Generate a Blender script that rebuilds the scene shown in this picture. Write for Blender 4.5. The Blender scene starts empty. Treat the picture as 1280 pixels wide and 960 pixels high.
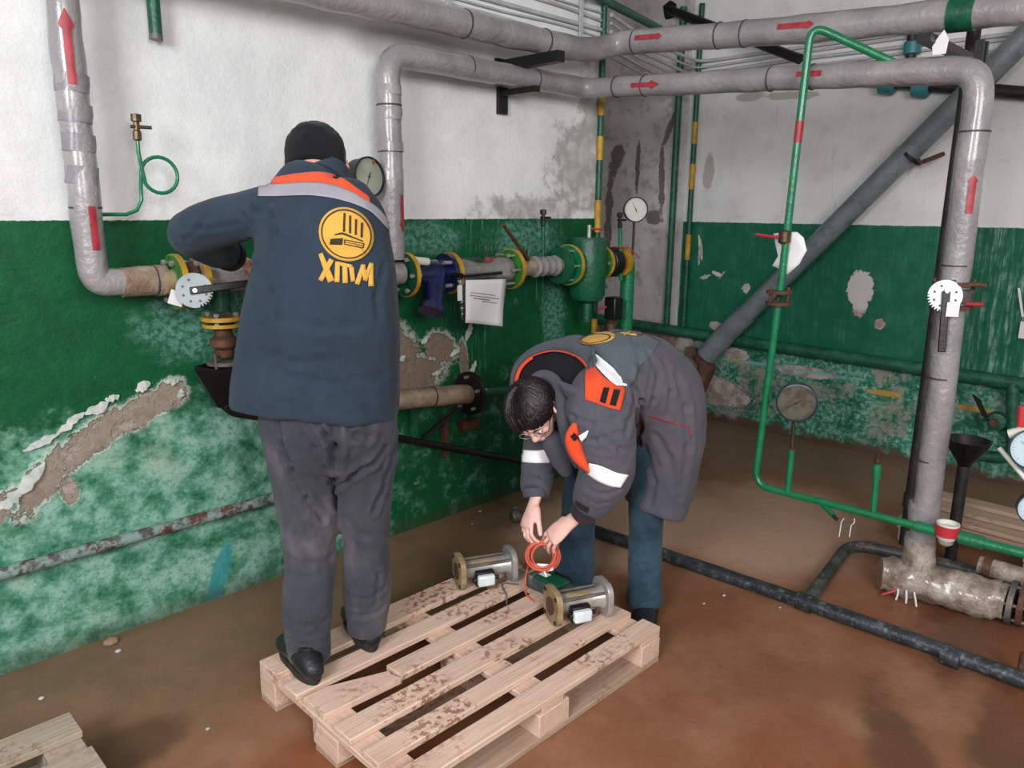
import bpy, bmesh, math, random
from mathutils import Vector, Matrix, noise
from mathutils.bvhtree import BVHTree

scene = bpy.context.scene
COL = scene.collection
PI = math.pi

# ------------------------------------------------------------------ camera
# world: X runs along the left wall towards the far corner, Y along the right wall, Z up
CAM_H = 1.62
FPX = 950.0
ROLL = math.atan(0.008)
PITCH = math.atan(218.0 / 950.0)
_a = math.radians(45)
F0 = Vector((math.cos(_a), math.sin(_a), 0)); R0 = Vector((math.sin(_a), -math.cos(_a), 0)); UP = Vector((0, 0, 1))
CF = F0 * math.cos(PITCH) - UP * math.sin(PITCH)
CU = UP * math.cos(PITCH) + F0 * math.sin(PITCH)
CR = R0 * math.cos(ROLL) + CU * math.sin(ROLL)
CU = CU * math.cos(ROLL) - R0 * math.sin(ROLL)
EYE = Vector((0, 0, CAM_H))
cam_data = bpy.data.cameras.new('camera')
cam = bpy.data.objects.new('camera', cam_data)
COL.objects.link(cam)
cam_data.sensor_width = 36; cam_data.lens = FPX / 1280 * 36; cam_data.clip_start = 0.05
m3 = Matrix((CR, CU, -CF)).transposed()
cam.matrix_world = Matrix.Translation(EYE) @ m3.to_4x4()
scene.camera = cam

# ------------------------------------------------------------------ light
scene.view_settings.view_transform = 'Standard'
scene.view_settings.look = 'None'
scene.view_settings.gamma = 1
scene.view_settings.exposure = 0.0
world = bpy.data.worlds.new('world'); scene.world = world; world.use_nodes = True
world.node_tree.nodes['Background'].inputs[0].default_value = (0.86, 0.93, 1.0, 1)
world.node_tree.nodes['Background'].inputs[1].default_value = 0.4

def window_light(name, loc, target, sx, sy, power, col):
    d = bpy.data.lights.new(name, 'AREA'); d.shape = 'RECTANGLE'; d.size = sx; d.size_y = sy
    d.energy = power; d.color = col
    o = bpy.data.objects.new(name, d); COL.objects.link(o)
    o.location = loc
    o.rotation_euler = (Vector(target) - Vector(loc)).to_track_quat('-Z', 'Y').to_euler()
    return o
window_light('daylight_left', (-2.0, 0.2, 2.55), (2.2, 2.3, 1.0), 1.2, 1.2, 138, (0.95, 0.97, 1.0))
window_light('daylight_back', (-0.3, -2.3, 2.6), (4.6, 1.4, 1.1), 1.8, 1.3, 150, (1.0, 0.97, 0.94))

# ------------------------------------------------------------------ placement: real planes of the room
YL, XR = 2.96, 5.27
def ray(px, py): return CR * ((px - 640) / FPX) - CU * ((py - 480) / FPX) + CF
def at_y(px, py, y): r = ray(px, py); return EYE + r * (y / r.y)
def at_x(px, py, x): r = ray(px, py); return EYE + r * (x / r.x)
def at_z(px, py, z): r = ray(px, py); return EYE + r * ((z - CAM_H) / r.z)
def at_d(px, py, d): r = ray(px, py); return EYE + r * (d / r.dot(F0))
def L(px, py, off=0.18): return at_y(px, py, YL - off)
def RW(px, py, off=0.07): return at_x(px, py, XR - off)

# ------------------------------------------------------------------ materials
def lin(h):
    h = h.lstrip('#'); v = [int(h[i:i+2], 16) / 255 for i in (0, 2, 4)]
    return tuple((x / 12.92 if x <= 0.04045 else ((x + 0.055) / 1.055) ** 2.4) for x in v) + (1,)

class NT:
    def __init__(s, name):
        s.m = bpy.data.materials.new(name); s.m.use_nodes = True
        s.t = s.m.node_tree; s.b = s.t.nodes['Principled BSDF']
    def n(s, ty, **k):
        x = s.t.nodes.new(ty)
        for a, v in k.items(): setattr(x, a, v)
        return x
    def put(s, sock, v):
        if v is None: return
        if isinstance(v, bpy.types.NodeSocket): s.t.links.new(v, sock)
        else:
            if isinstance(v, (int, float)) and sock.type in ('RGBA', 'VECTOR'): v = (v, v, v, 1) if sock.type == 'RGBA' else (v, v, v)
            sock.default_value = v
    def math(s, op, a, b=None, c=None):
        x = s.n('ShaderNodeMath', operation=op); s.put(x.inputs[0], a); s.put(x.inputs[1], b)
        if c is not None: s.put(x.inputs[2], c)
        return x.outputs[0]
    def vmath(s, op, a, b=None):
        x = s.n('ShaderNodeVectorMath', operation=op); s.put(x.inputs[0], a); s.put(x.inputs[1], b)
        return x.outputs['Value'] if op in ('LENGTH', 'DOT_PRODUCT') else x.outputs[0]
    def pos(s): return s.n('ShaderNodeNewGeometry').outputs['Position']
    def obj(s): return s.n('ShaderNodeTexCoord').outputs['Object']
    def noise(s, v, scale, detail=4, rough=0.55, stretch=None, dist=0.0):
        if stretch is not None: v = s.vmath('MULTIPLY', v, stretch)
        x = s.n('ShaderNodeTexNoise'); s.put(x.inputs['Vector'], v)
        x.inputs['Scale'].default_value = scale; x.inputs['Detail'].default_value = detail
        x.inputs['Roughness'].default_value = rough; x.inputs['Distortion'].default_value = dist
        return x.outputs[0]
    def ramp(s, v, lo, hi, a=0.0, b=1.0):
        x = s.n('ShaderNodeMapRange', interpolation_type='SMOOTHSTEP'); s.put(x.inputs[0], v)
        x.inputs[1].default_value = lo; x.inputs[2].default_value = hi
        x.inputs[3].default_value = a; x.inputs[4].default_value = b
        return x.outputs[0]
    def mix(s, f, a, b, mode='MIX'):
        x = s.n('ShaderNodeMix', data_type='RGBA', blend_type=mode); s.put(x.inputs[0], f)
        s.put(x.inputs[6], a); s.put(x.inputs[7], b); return x.outputs[2]
    def bump(s, h, dist=0.01, strength=1.0, prev=None):
        x = s.n('ShaderNodeBump'); s.put(x.inputs['Height'], h); x.inputs['Distance'].default_value = dist
        x.inputs['Strength'].default_value = strength
        if prev is not None: s.put(x.inputs['Normal'], prev)
        return x.outputs[0]
    def sep(s, v):
        x = s.n('ShaderNodeSeparateXYZ'); s.put(x.inputs[0], v); return x.outputs
    def out(s, color, rough=0.6, normal=None, metal=0.0, **k):
        s.put(s.b.inputs['Base Color'], color); s.put(s.b.inputs['Roughness'], rough)
        s.put(s.b.inputs['Metallic'], metal)
        if normal is not None: s.put(s.b.inputs['Normal'], normal)
        for a, v in k.items(): s.put(s.b.inputs[a.replace('_', ' ')], v)
        return s.m
    def blobs(s, p, items, wob, amp):
        """smallest normalised distance to a set of ellipses (cu, cv, ru, rv, rot) in plane coords p=(u,v,0)"""
        cur = None
        for cu, cv, ru, rv, rot in items:
            mp = s.n('ShaderNodeMapping', vector_type='TEXTURE'); s.put(mp.inputs['Vector'], p)
            mp.inputs['Location'].default_value = (cu, cv, 0); mp.inputs['Rotation'].default_value = (0, 0, rot)
            mp.inputs['Scale'].default_value = (ru, rv, 1)
            d = s.vmath('LENGTH', mp.outputs[0])
            cur = d if cur is None else s.math('MINIMUM', cur, d)
        return s.math('MULTIPLY_ADD', s.math('SUBTRACT', wob, 0.5), amp, cur)

def simple(name, c1, c2=None, rough=0.6, metal=0.0, scale=8, bump=0.0, bscale=60, lo=0.35, hi=0.65, stretch=None, dirt=None, dirt_amt=0.6, **k):
    t = NT(name); p = t.pos()
    col = lin(c1)
    if c2:
        col = t.mix(t.ramp(t.noise(p, scale, 5, 0.6, stretch), lo, hi), lin(c1), lin(c2))
    if dirt:
        col = t.mix(t.ramp(t.noise(p, scale * 2.7, 6, 0.7), 0.5, 0.72, 0, dirt_amt), col, lin(dirt))
    nrm = t.bump(t.noise(p, bscale, 4), bump) if bump else None
    return t.out(col, rough, nrm, metal, **k)

M = {}
M['film'] = simple('grey_wrap_film', '#858083', '#989394', 0.33, 0, 5, 0.006, 34, Coat_Weight=0.5, Coat_Roughness=0.14)
M['film2'] = simple('grey_foam_wrap', '#777377', '#8a8588', 0.5, 0, 6, 0.004, 50, Coat_Weight=0.25, Coat_Roughness=0.2)
M['fibre'] = simple('brown_fibre_wrap', '#a08e7c', '#7f6a58', 0.45, 0, 9, 0.006, 50, dirt='#5d4535', Coat_Weight=0.4, Coat_Roughness=0.15)
M['silver_film'] = simple('silver_wrap', '#9d9794', '#86807d', 0.35, 0, 8, 0.006, 60, Coat_Weight=0.5, Coat_Roughness=0.12)
M['base_wrap'] = simple('dirty_pale_wrap', '#a89d92', '#766457', 0.4, 0, 12, 0.008, 40, dirt='#4d3225', Coat_Weight=0.5, Coat_Roughness=0.12)
M['red'] = simple('red_marking', '#a8323c', '#8f2530', 0.45, 0, 30)
M['tape_line'] = simple('dark_joint', '#3f3a3a', None, 0.6)
M['green'] = simple('green_pipe_paint', '#0f6a44', '#14784f', 0.3, 0, 20, 0.002, 60, Coat_Weight=0.4, Coat_Roughness=0.15)
M['dkgreen'] = simple('dark_green_paint', '#0d4531', '#135a3c', 0.4, 0, 12, 0.003, 50, dirt='#1d2f28')
M['wallpipe_green'] = simple('wall_pipe_green', '#0f4a36', '#1c6248', 0.45, 0, 10, 0.003, 50, dirt='#6c9384', dirt_amt=0.25)
M['yellow'] = simple('ochre_paint', '#c49a2a', '#a67c22', 0.5, 0, 15, 0.002, 80, dirt='#5d4a22', dirt_amt=0.4)
M['flange_green'] = simple('flange_green_paint', '#3c7f2c', '#1c5c2c', 0.5, 0, 18, 0.003, 60, dirt='#2d3524')
M['beige_metal'] = simple('beige_metal', '#a08f70', '#8a6f4c', 0.5, 0.1, 18, 0.002, 60)
M['black'] = simple('black_paint', '#0b0b0c', '#141314', 0.4, 0, 20, 0.001, 80)
M['blackpipe'] = simple('black_pipe_worn', '#161719', '#2a2725', 0.5, 0, 12, 0.002, 60, dirt='#5b544c', dirt_amt=0.25)
M['floorpipe'] = simple('floor_pipe_bitumen', '#1d2326', '#33393b', 0.4, 0, 10, 0.004, 50, dirt='#7d8587', dirt_amt=0.6)
M['branchpipe'] = simple('floor_branch_grey', '#4a4a48', '#31312f', 0.45, 0, 10, 0.004, 50, dirt='#8d857b', dirt_amt=0.6)
M['steel'] = simple('steel', '#b5b2ae', '#98938e', 0.35, 0.45, 14, 0.001, 80)
M['dullsteel'] = simple('dull_steel', '#77716b', '#5a544e', 0.5, 0.4, 14, 0.002, 80, dirt='#5a3a28')
M['plate'] = simple('pale_plate', '#8d9698', '#7d8689', 0.4, 0.2, 14)
M['white_plate'] = simple('white_plate', '#dfe6e8', '#cfd8da', 0.4, 0.0, 14)
M['rust'] = simple('rusty_iron', '#4b3128', '#6a4433', 0.7, 0.2, 22, 0.003, 70, dirt='#2c211d')
M['darkdial'] = simple('dark_dial', '#3c3f3a', '#5c6052', 0.35, 0, 24)
M['tankgreen'] = simple('tank_green_paint', '#0d4a32', '#105a3c', 0.4, 0, 10, 0.003, 50)
M['housing'] = simple('housing_grey_green', '#39443f', '#4a544d', 0.45, 0, 20)
M['brass'] = simple('brass_dull', '#4d3e2f', '#5f4b34', 0.4, 0.6, 18, 0.001, 80)
M['blue'] = simple('blue_enamel', '#121d52', '#0d153c', 0.35, 0, 14, 0.002, 60, Coat_Weight=0.3)
M['bluegrey'] = simple('blue_grey_pipe', '#646e72', '#757d80', 0.4, 0, 6, 0.003, 50, dirt='#3d4749', dirt_amt=0.5)
M['teal'] = simple('teal_plastic', '#2c6d72', '#3a7d82', 0.4, 0, 10)
M['paper'] = simple('paper', '#e0dee0', '#e8e6e8', 0.7, 0, 5)
M['ink'] = simple('ink', '#55565e', None, 0.7)
M['plastic_red'] = simple('red_plastic', '#b8303a', None, 0.35)
M['dialwhite'] = simple('dial_white', '#d8d6cc', None, 0.5)
M['dialgrey'] = simple('dial_grey_green', '#8f9888', '#a2a896', 0.5, 0, 14)
M['paleblue'] = simple('pale_blue_dial', '#c6dce6', None, 0.35)
M['navyrim'] = simple('navy_rim', '#26303c', None, 0.35)
M['cable'] = simple('white_painted_cable', '#b9babb', '#a6a6a7', 0.6, 0, 8)
M['wood_block'] = None

def wood(name, c1, c2, stain, axis, stain_amt):
    t = NT(name); p = t.pos()
    st = (1.2, 28, 28) if axis == 0 else (28, 1.2, 28)
    g = t.noise(p, 3.0, 6, 0.6, st, 0.4)
    col = t.mix(t.ramp(g, 0.3, 0.7), lin(c1), lin(c2))
    fine = t.noise(p, 9, 3, 0.5, st)
    col = t.mix(t.ramp(fine, 0.55, 0.8, 0, 0.35), col, lin('#8a6d58'))
    cl = t.noise(p, 3.2, 3, 0.5); sp = t.noise(p, 42, 4, 0.6)
    mk = t.math('MULTIPLY', t.ramp(cl, 0.50, 0.62), t.ramp(sp, 0.5, 0.57))
    col = t.mix(t.math('MULTIPLY', mk, stain_amt), col, lin(stain))
    col = t.mix(t.ramp(t.noise(p, 5, 3), 0.5, 0.8, 0, 0.35), col, lin('#9d7f6a'))
    return t.out(col, 0.65, t.bump(g, 0.003))
M['wood'] = wood('pallet_wood', '#dcc0ae', '#d0af9a', '#8a5c44', 0, 0.85)
M['wood_cross'] = wood('pallet_wood_cross', '#d8bba9', '#ccaa95', '#8a5c44', 1, 0.7)
M['wood_under'] = wood('pallet_wood_under', '#b39a86', '#a18670', '#7a4e38', 0, 0.6)
M['wood_old'] = wood('old_grey_wood', '#b0a08f', '#9d8c7c', '#6b4f3f', 0, 0.5)
M['wood_plank'] = wood('plank_wood', '#b59a86', '#a48873', '#7a5a45', 1, 0.5)

def glass_mat():
    t = NT('gauge_glass')
    tr = t.n('ShaderNodeBsdfTransparent'); gl = t.n('ShaderNodeBsdfGlossy'); gl.inputs['Roughness'].default_value = 0.08
    mx = t.n('ShaderNodeMixShader'); mx.inputs[0].default_value = 0.06
    t.t.links.new(tr.outputs[0], mx.inputs[1]); t.t.links.new(gl.outputs[0], mx.inputs[2])
    t.t.links.new(mx.outputs[0], t.t.nodes['Material Output'].inputs[0]); return t.m
M['glass'] = glass_mat()
def film_mat():
    t = NT('clear_plastic_film')
    tr = t.n('ShaderNodeBsdfTransparent'); tr.inputs[0].default_value = (0.9, 0.93, 0.93, 1)
    gl = t.n('ShaderNodeBsdfGlossy'); gl.inputs['Roughness'].default_value = 0.2
    nz = t.noise(t.pos(), 40, 3); t.put(gl.inputs['Normal'], t.bump(nz, 0.01))
    mx = t.n('ShaderNodeMixShader'); mx.inputs[0].default_value = 0.10
    t.t.links.new(tr.outputs[0], mx.inputs[1]); t.t.links.new(gl.outputs[0], mx.inputs[2])
    t.t.links.new(mx.outputs[0], t.t.nodes['Material Output'].inputs[0]); return t.m
M['clearfilm'] = film_mat()

def wall_left_mat():
    t = NT('wall_left_paint'); p = t.pos(); x, y, z = t.sep(p)
    cb = t.n('ShaderNodeCombineXYZ'); t.put(cb.inputs[0], x); t.put(cb.inputs[1], z); uv = cb.outputs[0]
    n1 = t.noise(uv, 2.2, 6, 0.62); n2 = t.noise(uv, 9, 7, 0.68); n3 = t.noise(uv, 40, 5, 0.7)
    # white upper plaster
    white = t.mix(t.ramp(n1, 0.35, 0.7), lin('#e4e6e5'), lin('#d2d4d4'))
    white = t.mix(t.ramp(n2, 0.55, 0.8, 0, 0.3), white, lin('#b3aeaa'))
    damp = t.blobs(uv, [(3.5, 1.85, 0.32, 0.3, 0.2), (3.62, 2.2, 0.16, 0.4, 0), (3.1, 1.62, 0.5, 0.09, 0)], n2, 2.2)
    white = t.mix(t.ramp(damp, 1.05, 0.5, 0, 0.75), white, t.mix(t.ramp(n2, 0.4, 0.6), lin('#8f8a84'), lin('#b5b0aa')))
    gap = t.blobs(uv, [(2.35, 2.33, 0.42, 0.1, 0.0)], n1, 1.0)  # shade under the upper overhead pipe, painted into the wall colour
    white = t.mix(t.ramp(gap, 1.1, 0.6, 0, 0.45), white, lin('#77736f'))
    # green lower paint
    deep = t.mix(t.ramp(n2, 0.3, 0.75), lin('#0a4a2b'), lin('#0f5a33'))
    pale = t.mix(t.ramp(n2, 0.38, 0.62), lin('#5f9f84'), lin('#8fb8a6'))
    pale = t.mix(t.ramp(n3, 0.45, 0.66, 0, 0.65), pale, lin('#1f7550'))
    pale = t.mix(t.ramp(n1, 0.55, 0.7, 0, 0.7), pale, lin('#9fb3a0'))
    # worn where damp rises: below about a metre, fading up
    wear = t.math('ADD', t.math('MULTIPLY', t.ramp(z, 1.15, 0.72), 0.34), t.math('MULTIPLY', n2, 0.55))
    wear = t.math('ADD', wear, t.math('MULTIPLY', n3, 0.22))
    wear = t.math('SUBTRACT', wear, t.math('MULTIPLY', t.ramp(x, 1.75, 2.25), 0.14))
    green = t.mix(t.ramp(wear, 0.58, 0.78), deep, pale)
    # chalky runs
    runs = t.noise(uv, 3.0, 5, 0.7, (14, 1.1, 1))
    rm = t.math('MULTIPLY', t.ramp(runs, 0.54, 0.68), t.ramp(t.noise(uv, 1.3, 2), 0.45, 0.62))
    rr = t.math('MULTIPLY', t.math('MULTIPLY', rm, t.ramp(x, 1.9, 2.3)), t.ramp(z, 0.7, 1.3, 0.2, 0.8))
    green = t.mix(rr, green, lin('#7fae9f'))
    chalk = t.blobs(uv, [(2.3, 1.48, 0.38, 0.10, 0), (3.05, 1.46, 0.32, 0.13, 0), (3.3, 1.0, 0.12, 0.3, 0), (1.25, 1.2, 0.3, 0.2, 0)], n2, 1.6)
    green = t.mix(t.math('MULTIPLY', t.ramp(chalk, 1.1, 0.5), t.ramp(n3, 0.38, 0.62, 0.1, 0.75)), green, lin('#6a9f8d'))
    # peeled plaster patches
    items = [(0.42, 0.57, 0.18, 0.05, 0.6), (0.62, 0.67, 0.15, 0.06, 0.95), (0.80, 0.79, 0.17, 0.065, 0.6), (0.99, 0.87, 0.17, 0.06, 0.35), (1.09, 0.92, 0.07, 0.06, 0.1), (0.70, 0.62, 0.03, 0.06, 0.2),
             (2.15, 0.92, 0.15, 0.16, 0.2), (2.45, 0.93, 0.12, 0.08, -0.5), (2.28, 0.80, 0.20, 0.10, 0.2), (2.60, 0.85, 0.03, 0.12, 0.1), (3.2, 0.74, 0.02, 0.06, 0.1)]
    wob = t.math('MULTIPLY_ADD', n3, 0.4, t.math('MULTIPLY', n2, 0.8))
    pd = t.blobs(uv, items, wob, 1.9)
    pm = t.ramp(pd, 1.12, 1.04); edge = t.math('MULTIPLY', t.ramp(pd, 1.42, 1.12), t.ramp(n2, 0.4, 0.5))
    plaster = t.mix(t.ramp(n2, 0.35, 0.65), lin('#a3978b'), lin('#857869'))
    plaster = t.mix(t.ramp(n3, 0.55, 0.75, 0, 0.5), plaster, lin('#c9c3bb'))
    plaster = t.mix(t.ramp(x, 1.9, 2.2, 0, 0.55), plaster, lin('#6d5a48'))
    green = t.mix(t.math('MULTIPLY', edge, 0.7), green, lin('#cfd4cc'))
    green = t.mix(pm, green, plaster)
    # smaller scars
    sc = t.ramp(t.noise(uv, 5.5, 6, 0.75), 0.66, 0.69)
    sc = t.math('MULTIPLY', sc, t.ramp(z, 1.25, 0.9))
    green = t.mix(t.math('MULTIPLY', sc, 0.75), green, lin('#a29a8d'))
    blue = t.blobs(uv, [(1.22, 0.11, 0.04, 0.15, -0.35)], n2, 1.2)
    green = t.mix(t.ramp(blue, 1.05, 0.8, 0, 0.8), green, lin('#2c8c92'))
    green = t.mix(t.ramp(z, 0.10, 0.0, 0, 0.6), green, lin('#3c3a2a'))
    zb = t.math('MULTIPLY_ADD', t.math('SUBTRACT', n3, 0.5), 0.012, z)
    isw = t.ramp(zb, 1.570, 1.574)
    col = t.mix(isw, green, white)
    h = t.math('ADD', t.math('MULTIPLY', n2, 0.6), t.math('MULTIPLY', n3, 0.25))
    h = t.math('SUBTRACT', h, t.math('MULTIPLY', pm, 0.7)); h = t.math('ADD', h, t.math('MULTIPLY', edge, 0.3))
    return t.out(col, t.mix(isw, t.ramp(wear, 0.5, 0.8, 0.5, 0.8), 0.85), t.bump(h, 0.012, 0.9), Specular_IOR_Level=0.22)

def wall_right_mat():
    t = NT('wall_right_paint'); p = t.pos(); x, y, z = t.sep(p)
    cb = t.n('ShaderNodeCombineXYZ'); t.put(cb.inputs[0], y); t.put(cb.inputs[1], z); uv = cb.outputs[0]
    n1 = t.noise(uv, 2.0, 6, 0.62); n2 = t.noise(uv, 8, 7, 0.68); n3 = t.noise(uv, 34, 5, 0.7)
    white = t.mix(t.ramp(n1, 0.35, 0.7), lin('#e2e2e1'), lin('#d0cfce'))
    white = t.mix(t.ramp(n2, 0.55, 0.8, 0, 0.3), white, lin('#a29c97'))
    st = t.noise(uv, 2.4, 5, 0.7, (9, 0.8, 1))
    white = t.mix(t.ramp(st, 0.58, 0.72, 0, 0.35), white, lin('#97918c'))
    sp = t.blobs(uv, [(3.18, 1.90, 0.05, 0.15, 0), (2.57, 2.40, 0.2, 0.03, 0.05), (2.87, 2.42, 0.12, 0.035, 0), (1.78, 1.98, 0.1, 0.07, 0)], n2, 1.6)
    white = t.mix(t.ramp(sp, 1.0, 0.8, 0, 0.55), white, lin('#8f7e70'))
    # raw stained strip at the corner
    raw = t.mix(t.ramp(n1, 0.4, 0.6), lin('#d0ccc9'), lin('#b8b2ae'))
    raw = t.mix(t.ramp(n2, 0.52, 0.66, 0, 0.5), raw, lin('#857d78'))
    strk = t.blobs(uv, [(3.55, 2.25, 0.03, 0.16, 0.35), (3.60, 1.85, 0.03, 0.3, -0.05), (3.66, 1.57, 0.07, 0.07, 0), (3.84, 1.98, 0.025, 0.2, 0.0), (4.06, 2.03, 0.07, 0.15, 0.3), (4.12, 1.5, 0.04, 0.5, 0)], n2, 2.6)
    raw = t.mix(t.ramp(strk, 1.05, 0.8, 0, 0.8), raw, lin('#574740'))
    low = t.mix(t.ramp(n2, 0.4, 0.6), lin('#97857c'), lin('#7a5f55'))
    low = t.mix(t.ramp(n3, 0.5, 0.7, 0, 0.6), low, lin('#b5aeaa'))
    low = t.mix(t.ramp(n1, 0.5, 0.6, 0, 0.6), low, lin('#2c2a28'))
    raw = t.mix(t.ramp(z, 0.68, 0.64), raw, low)
    # green
    deep = t.mix(t.ramp(n2, 0.3, 0.75), lin('#125a42'), lin('#19694b'))
    pale = t.mix(t.ramp(n2, 0.38, 0.62), lin('#66a08d'), lin('#9dbdb1'))
    runs = t.noise(uv, 3.0, 5, 0.72, (12, 1.0, 1))
    rm = t.math('MULTIPLY', t.ramp(runs, 0.46, 0.66), t.ramp(y, 1.6, 1.1, 0.08, 0.85))
    rm = t.math('MULTIPLY', rm, t.ramp(n2, 0.3, 0.6))
    green = t.mix(rm, deep, pale)
    # scrubbed lower third
    lw = t.math('ADD', t.math('MULTIPLY', t.ramp(z, 0.66, 0.58), 0.3), t.math('ADD', t.math('MULTIPLY', n2, 0.55), t.math('MULTIPLY', n3, 0.25)))
    lower = t.mix(t.ramp(n3, 0.42, 0.62), lin('#2c7d62'), lin('#83ab9c'))
    lower = t.mix(t.ramp(n1, 0.5, 0.58, 0, 0.8), lower, lin('#8e837a'))
    green = t.mix(t.ramp(lw, 0.62, 0.76), green, lower)
    # bare plaster chips
    pd = t.blobs(uv, [(1.97, 1.12, 0.085, 0.12, 0), (1.96, 1.02, 0.05, 0.09, 0), (3.21, 1.34, 0.015, 0.10, -0.2), (3.05, 1.15, 0.05, 0.015, 0.3), (2.80, 1.06, 0.03, 0.035, 0), (1.82, 0.9, 0.035, 0.035, 0),
                      (3.03, 0.75, 0.06, 0.035, 0), (2.84, 0.55, 0.10, 0.05, 0), (3.3, 0.5, 0.10, 0.16, 0), (2.3, 0.5, 0.22, 0.04, 0), (3.1, 0.25, 0.4, 0.12, 0.1)], n3, 1.1)
    pm = t.ramp(pd, 1.06, 1.0)
    green = t.mix(pm, green, t.mix(t.ramp(z, 0.95, 1.0), t.mix(t.ramp(n2, 0.4, 0.6), lin('#b3aaa3'), lin('#8f7d72')), lin('#c6c2be')))
    # ochre dashes and pale blue run along the old band
    och = t.blobs(uv, [(1.74, 0.44, 0.12, 0.02, -0.03), (1.2, 0.435, 0.12, 0.018, 0), (2.85, 0.50, 0.12, 0.016, 0)], n3, 0.8)
    green = t.mix(t.ramp(och, 1.05, 0.85, 0, 0.85), green, lin('#b98a3c'))
    zz = t.math('ABSOLUTE', t.math('SUBTRACT', z, 0.505))
    lb = t.math('MULTIPLY', t.ramp(t.math('MULTIPLY_ADD', t.math('SUBTRACT', n2, 0.5), 0.05, zz), 0.014, 0.004), t.ramp(y, 1.8, 2.1))
    green = t.mix(t.math('MULTIPLY', lb, 0.8), green, lin('#6ea9ae'))
    zl = t.math('MULTIPLY_ADD', t.math('SUBTRACT', n3, 0.5), 0.016, z)
    isw = t.ramp(zl, 1.536, 1.541)
    col = t.mix(isw, green, white)
    yw = t.math('MULTIPLY_ADD', t.math('SUBTRACT', n2, 0.5), 0.03, y)
    isr = t.ramp(yw, 3.375, 3.385)
    col = t.mix(isr, col, raw)
    zf = t.math('MULTIPLY_ADD', t.math('SUBTRACT', n2, 0.5), 0.22, z)
    col = t.mix(t.ramp(zf, 0.08, 0.03), col, lin('#554238'))
    h = t.math('ADD', t.math('MULTIPLY', n2, 0.6), t.math('MULTIPLY', n3, 0.25))
    h = t.math('SUBTRACT', h, t.math('MULTIPLY', pm, 0.5))
    return t.out(col, t.mix(isw, 0.55, 0.85), t.bump(h, 0.012, 0.9), Specular_IOR_Level=0.25)

def floor_mat():
    t = NT('wet_rusty_concrete'); p = t.pos(); x, y, z = t.sep(p)
    cb = t.n('ShaderNodeCombineXYZ'); t.put(cb.inputs[0], x); t.put(cb.inputs[1], y); uv = cb.outputs[0]
    n1 = t.noise(uv, 0.9, 6, 0.6); n2 = t.noise(uv, 3.1, 7, 0.65); n3 = t.noise(uv, 22, 6, 0.7); n4 = t.noise(uv, 120, 3, 0.6)
    a = t.mix(t.ramp(n2, 0.35, 0.65), lin('#84583e'), lin('#92694f'))
    a = t.mix(t.ramp(n1, 0.45, 0.62, 0, 0.7), a, lin('#75482f'))
    # drier greyish strip along the left wall and pinkish dry field in the middle
    dry = t.mix(t.ramp(n2, 0.35, 0.6), lin('#826a54'), lin('#725d47'))
    a = t.mix(t.math('MULTIPLY', t.ramp(y, 1.9, 2.6), t.ramp(n2, 0.25, 0.6, 0.3, 0.95)), a, dry)
    pk = t.blobs(uv, [(3.6, 1.75, 0.75, 0.6, 0.1), (3.0, 2.3, 0.6, 0.5, 0)], n2, 0.9)
    a = t.mix(t.ramp(pk, 1.15, 0.6, 0, 0.85), a, lin('#b3947e'))
    bk = t.math('MULTIPLY', t.ramp(t.math('MULTIPLY_ADD', t.math('SUBTRACT', n2, 0.5), 0.5, x), 4.25, 4.6), 0.75)
    a = t.mix(bk, a, lin('#7d6654'))
    dk = t.blobs(uv, [(0.62, 2.25, 0.22, 0.13, 0.2), (2.2, 0.55, 0.5, 0.12, 0.5), (2.6, 0.35, 0.6, 0.14, 0.3), (3.3, 0.6, 0.7, 0.25, 0.2)], n2, 1.3)
    a = t.mix(t.ramp(dk, 1.1, 0.5, 0, 0.6), a, lin('#3f2a1e'))
    red = t.blobs(uv, [(1.9, 0.7, 0.5, 0.2, 0.5), (0.9, 1.6, 0.5, 0.3, 0.5), (3.4, 0.3, 0.8, 0.3, 0)], n1, 1.4)
    a = t.mix(t.ramp(red, 1.15, 0.6, 0, 0.6), a, lin('#7c452b'))
    a = t.mix(t.ramp(n3, 0.55, 0.75, 0, 0.3), a, lin('#4c3324'))
    a = t.mix(t.ramp(n4, 0.66, 0.72, 0, 0.5), a, lin('#b09a86'))
    rough = t.ramp(n2, 0.35, 0.65, 0.33, 0.62)
    h = t.math('ADD', t.math('MULTIPLY', n3, 0.5), t.math('MULTIPLY', n4, 0.15))
    return t.out(a, rough, t.bump(h, 0.008, 0.6), Specular_IOR_Level=0.35)

M['wall_l'] = wall_left_mat(); M['wall_r'] = wall_right_mat(); M['floor'] = floor_mat()
M['ceil'] = simple('whitewash', '#c8c8c6', '#b5b4b1', 0.9, 0, 2)
M['crumb'] = simple('tan_plaster', '#a08268', '#8a6e56', 0.9, 0, 30)
M['flake'] = simple('paint_flake', '#bfc1bb', '#9aa39a', 0.7, 0, 20)

def rustypipe_mat():
    t = NT('rusty_conduit'); p = t.pos()
    n = t.noise(p, 6, 5, 0.7); n2 = t.noise(p, 17, 5, 0.7)
    c = t.mix(t.ramp(n, 0.42, 0.5), lin('#5d3a30'), lin('#7f938f'))
    c = t.mix(t.ramp(n2, 0.5, 0.6, 0, 0.8), c, lin('#3e2b26'))
    c = t.mix(t.ramp(t.noise(p, 9, 3), 0.6, 0.68, 0, 0.7), c, lin('#79bdb6'))
    return t.out(c, 0.65, t.bump(n2, 0.006))
M['conduit'] = rustypipe_mat()

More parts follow.
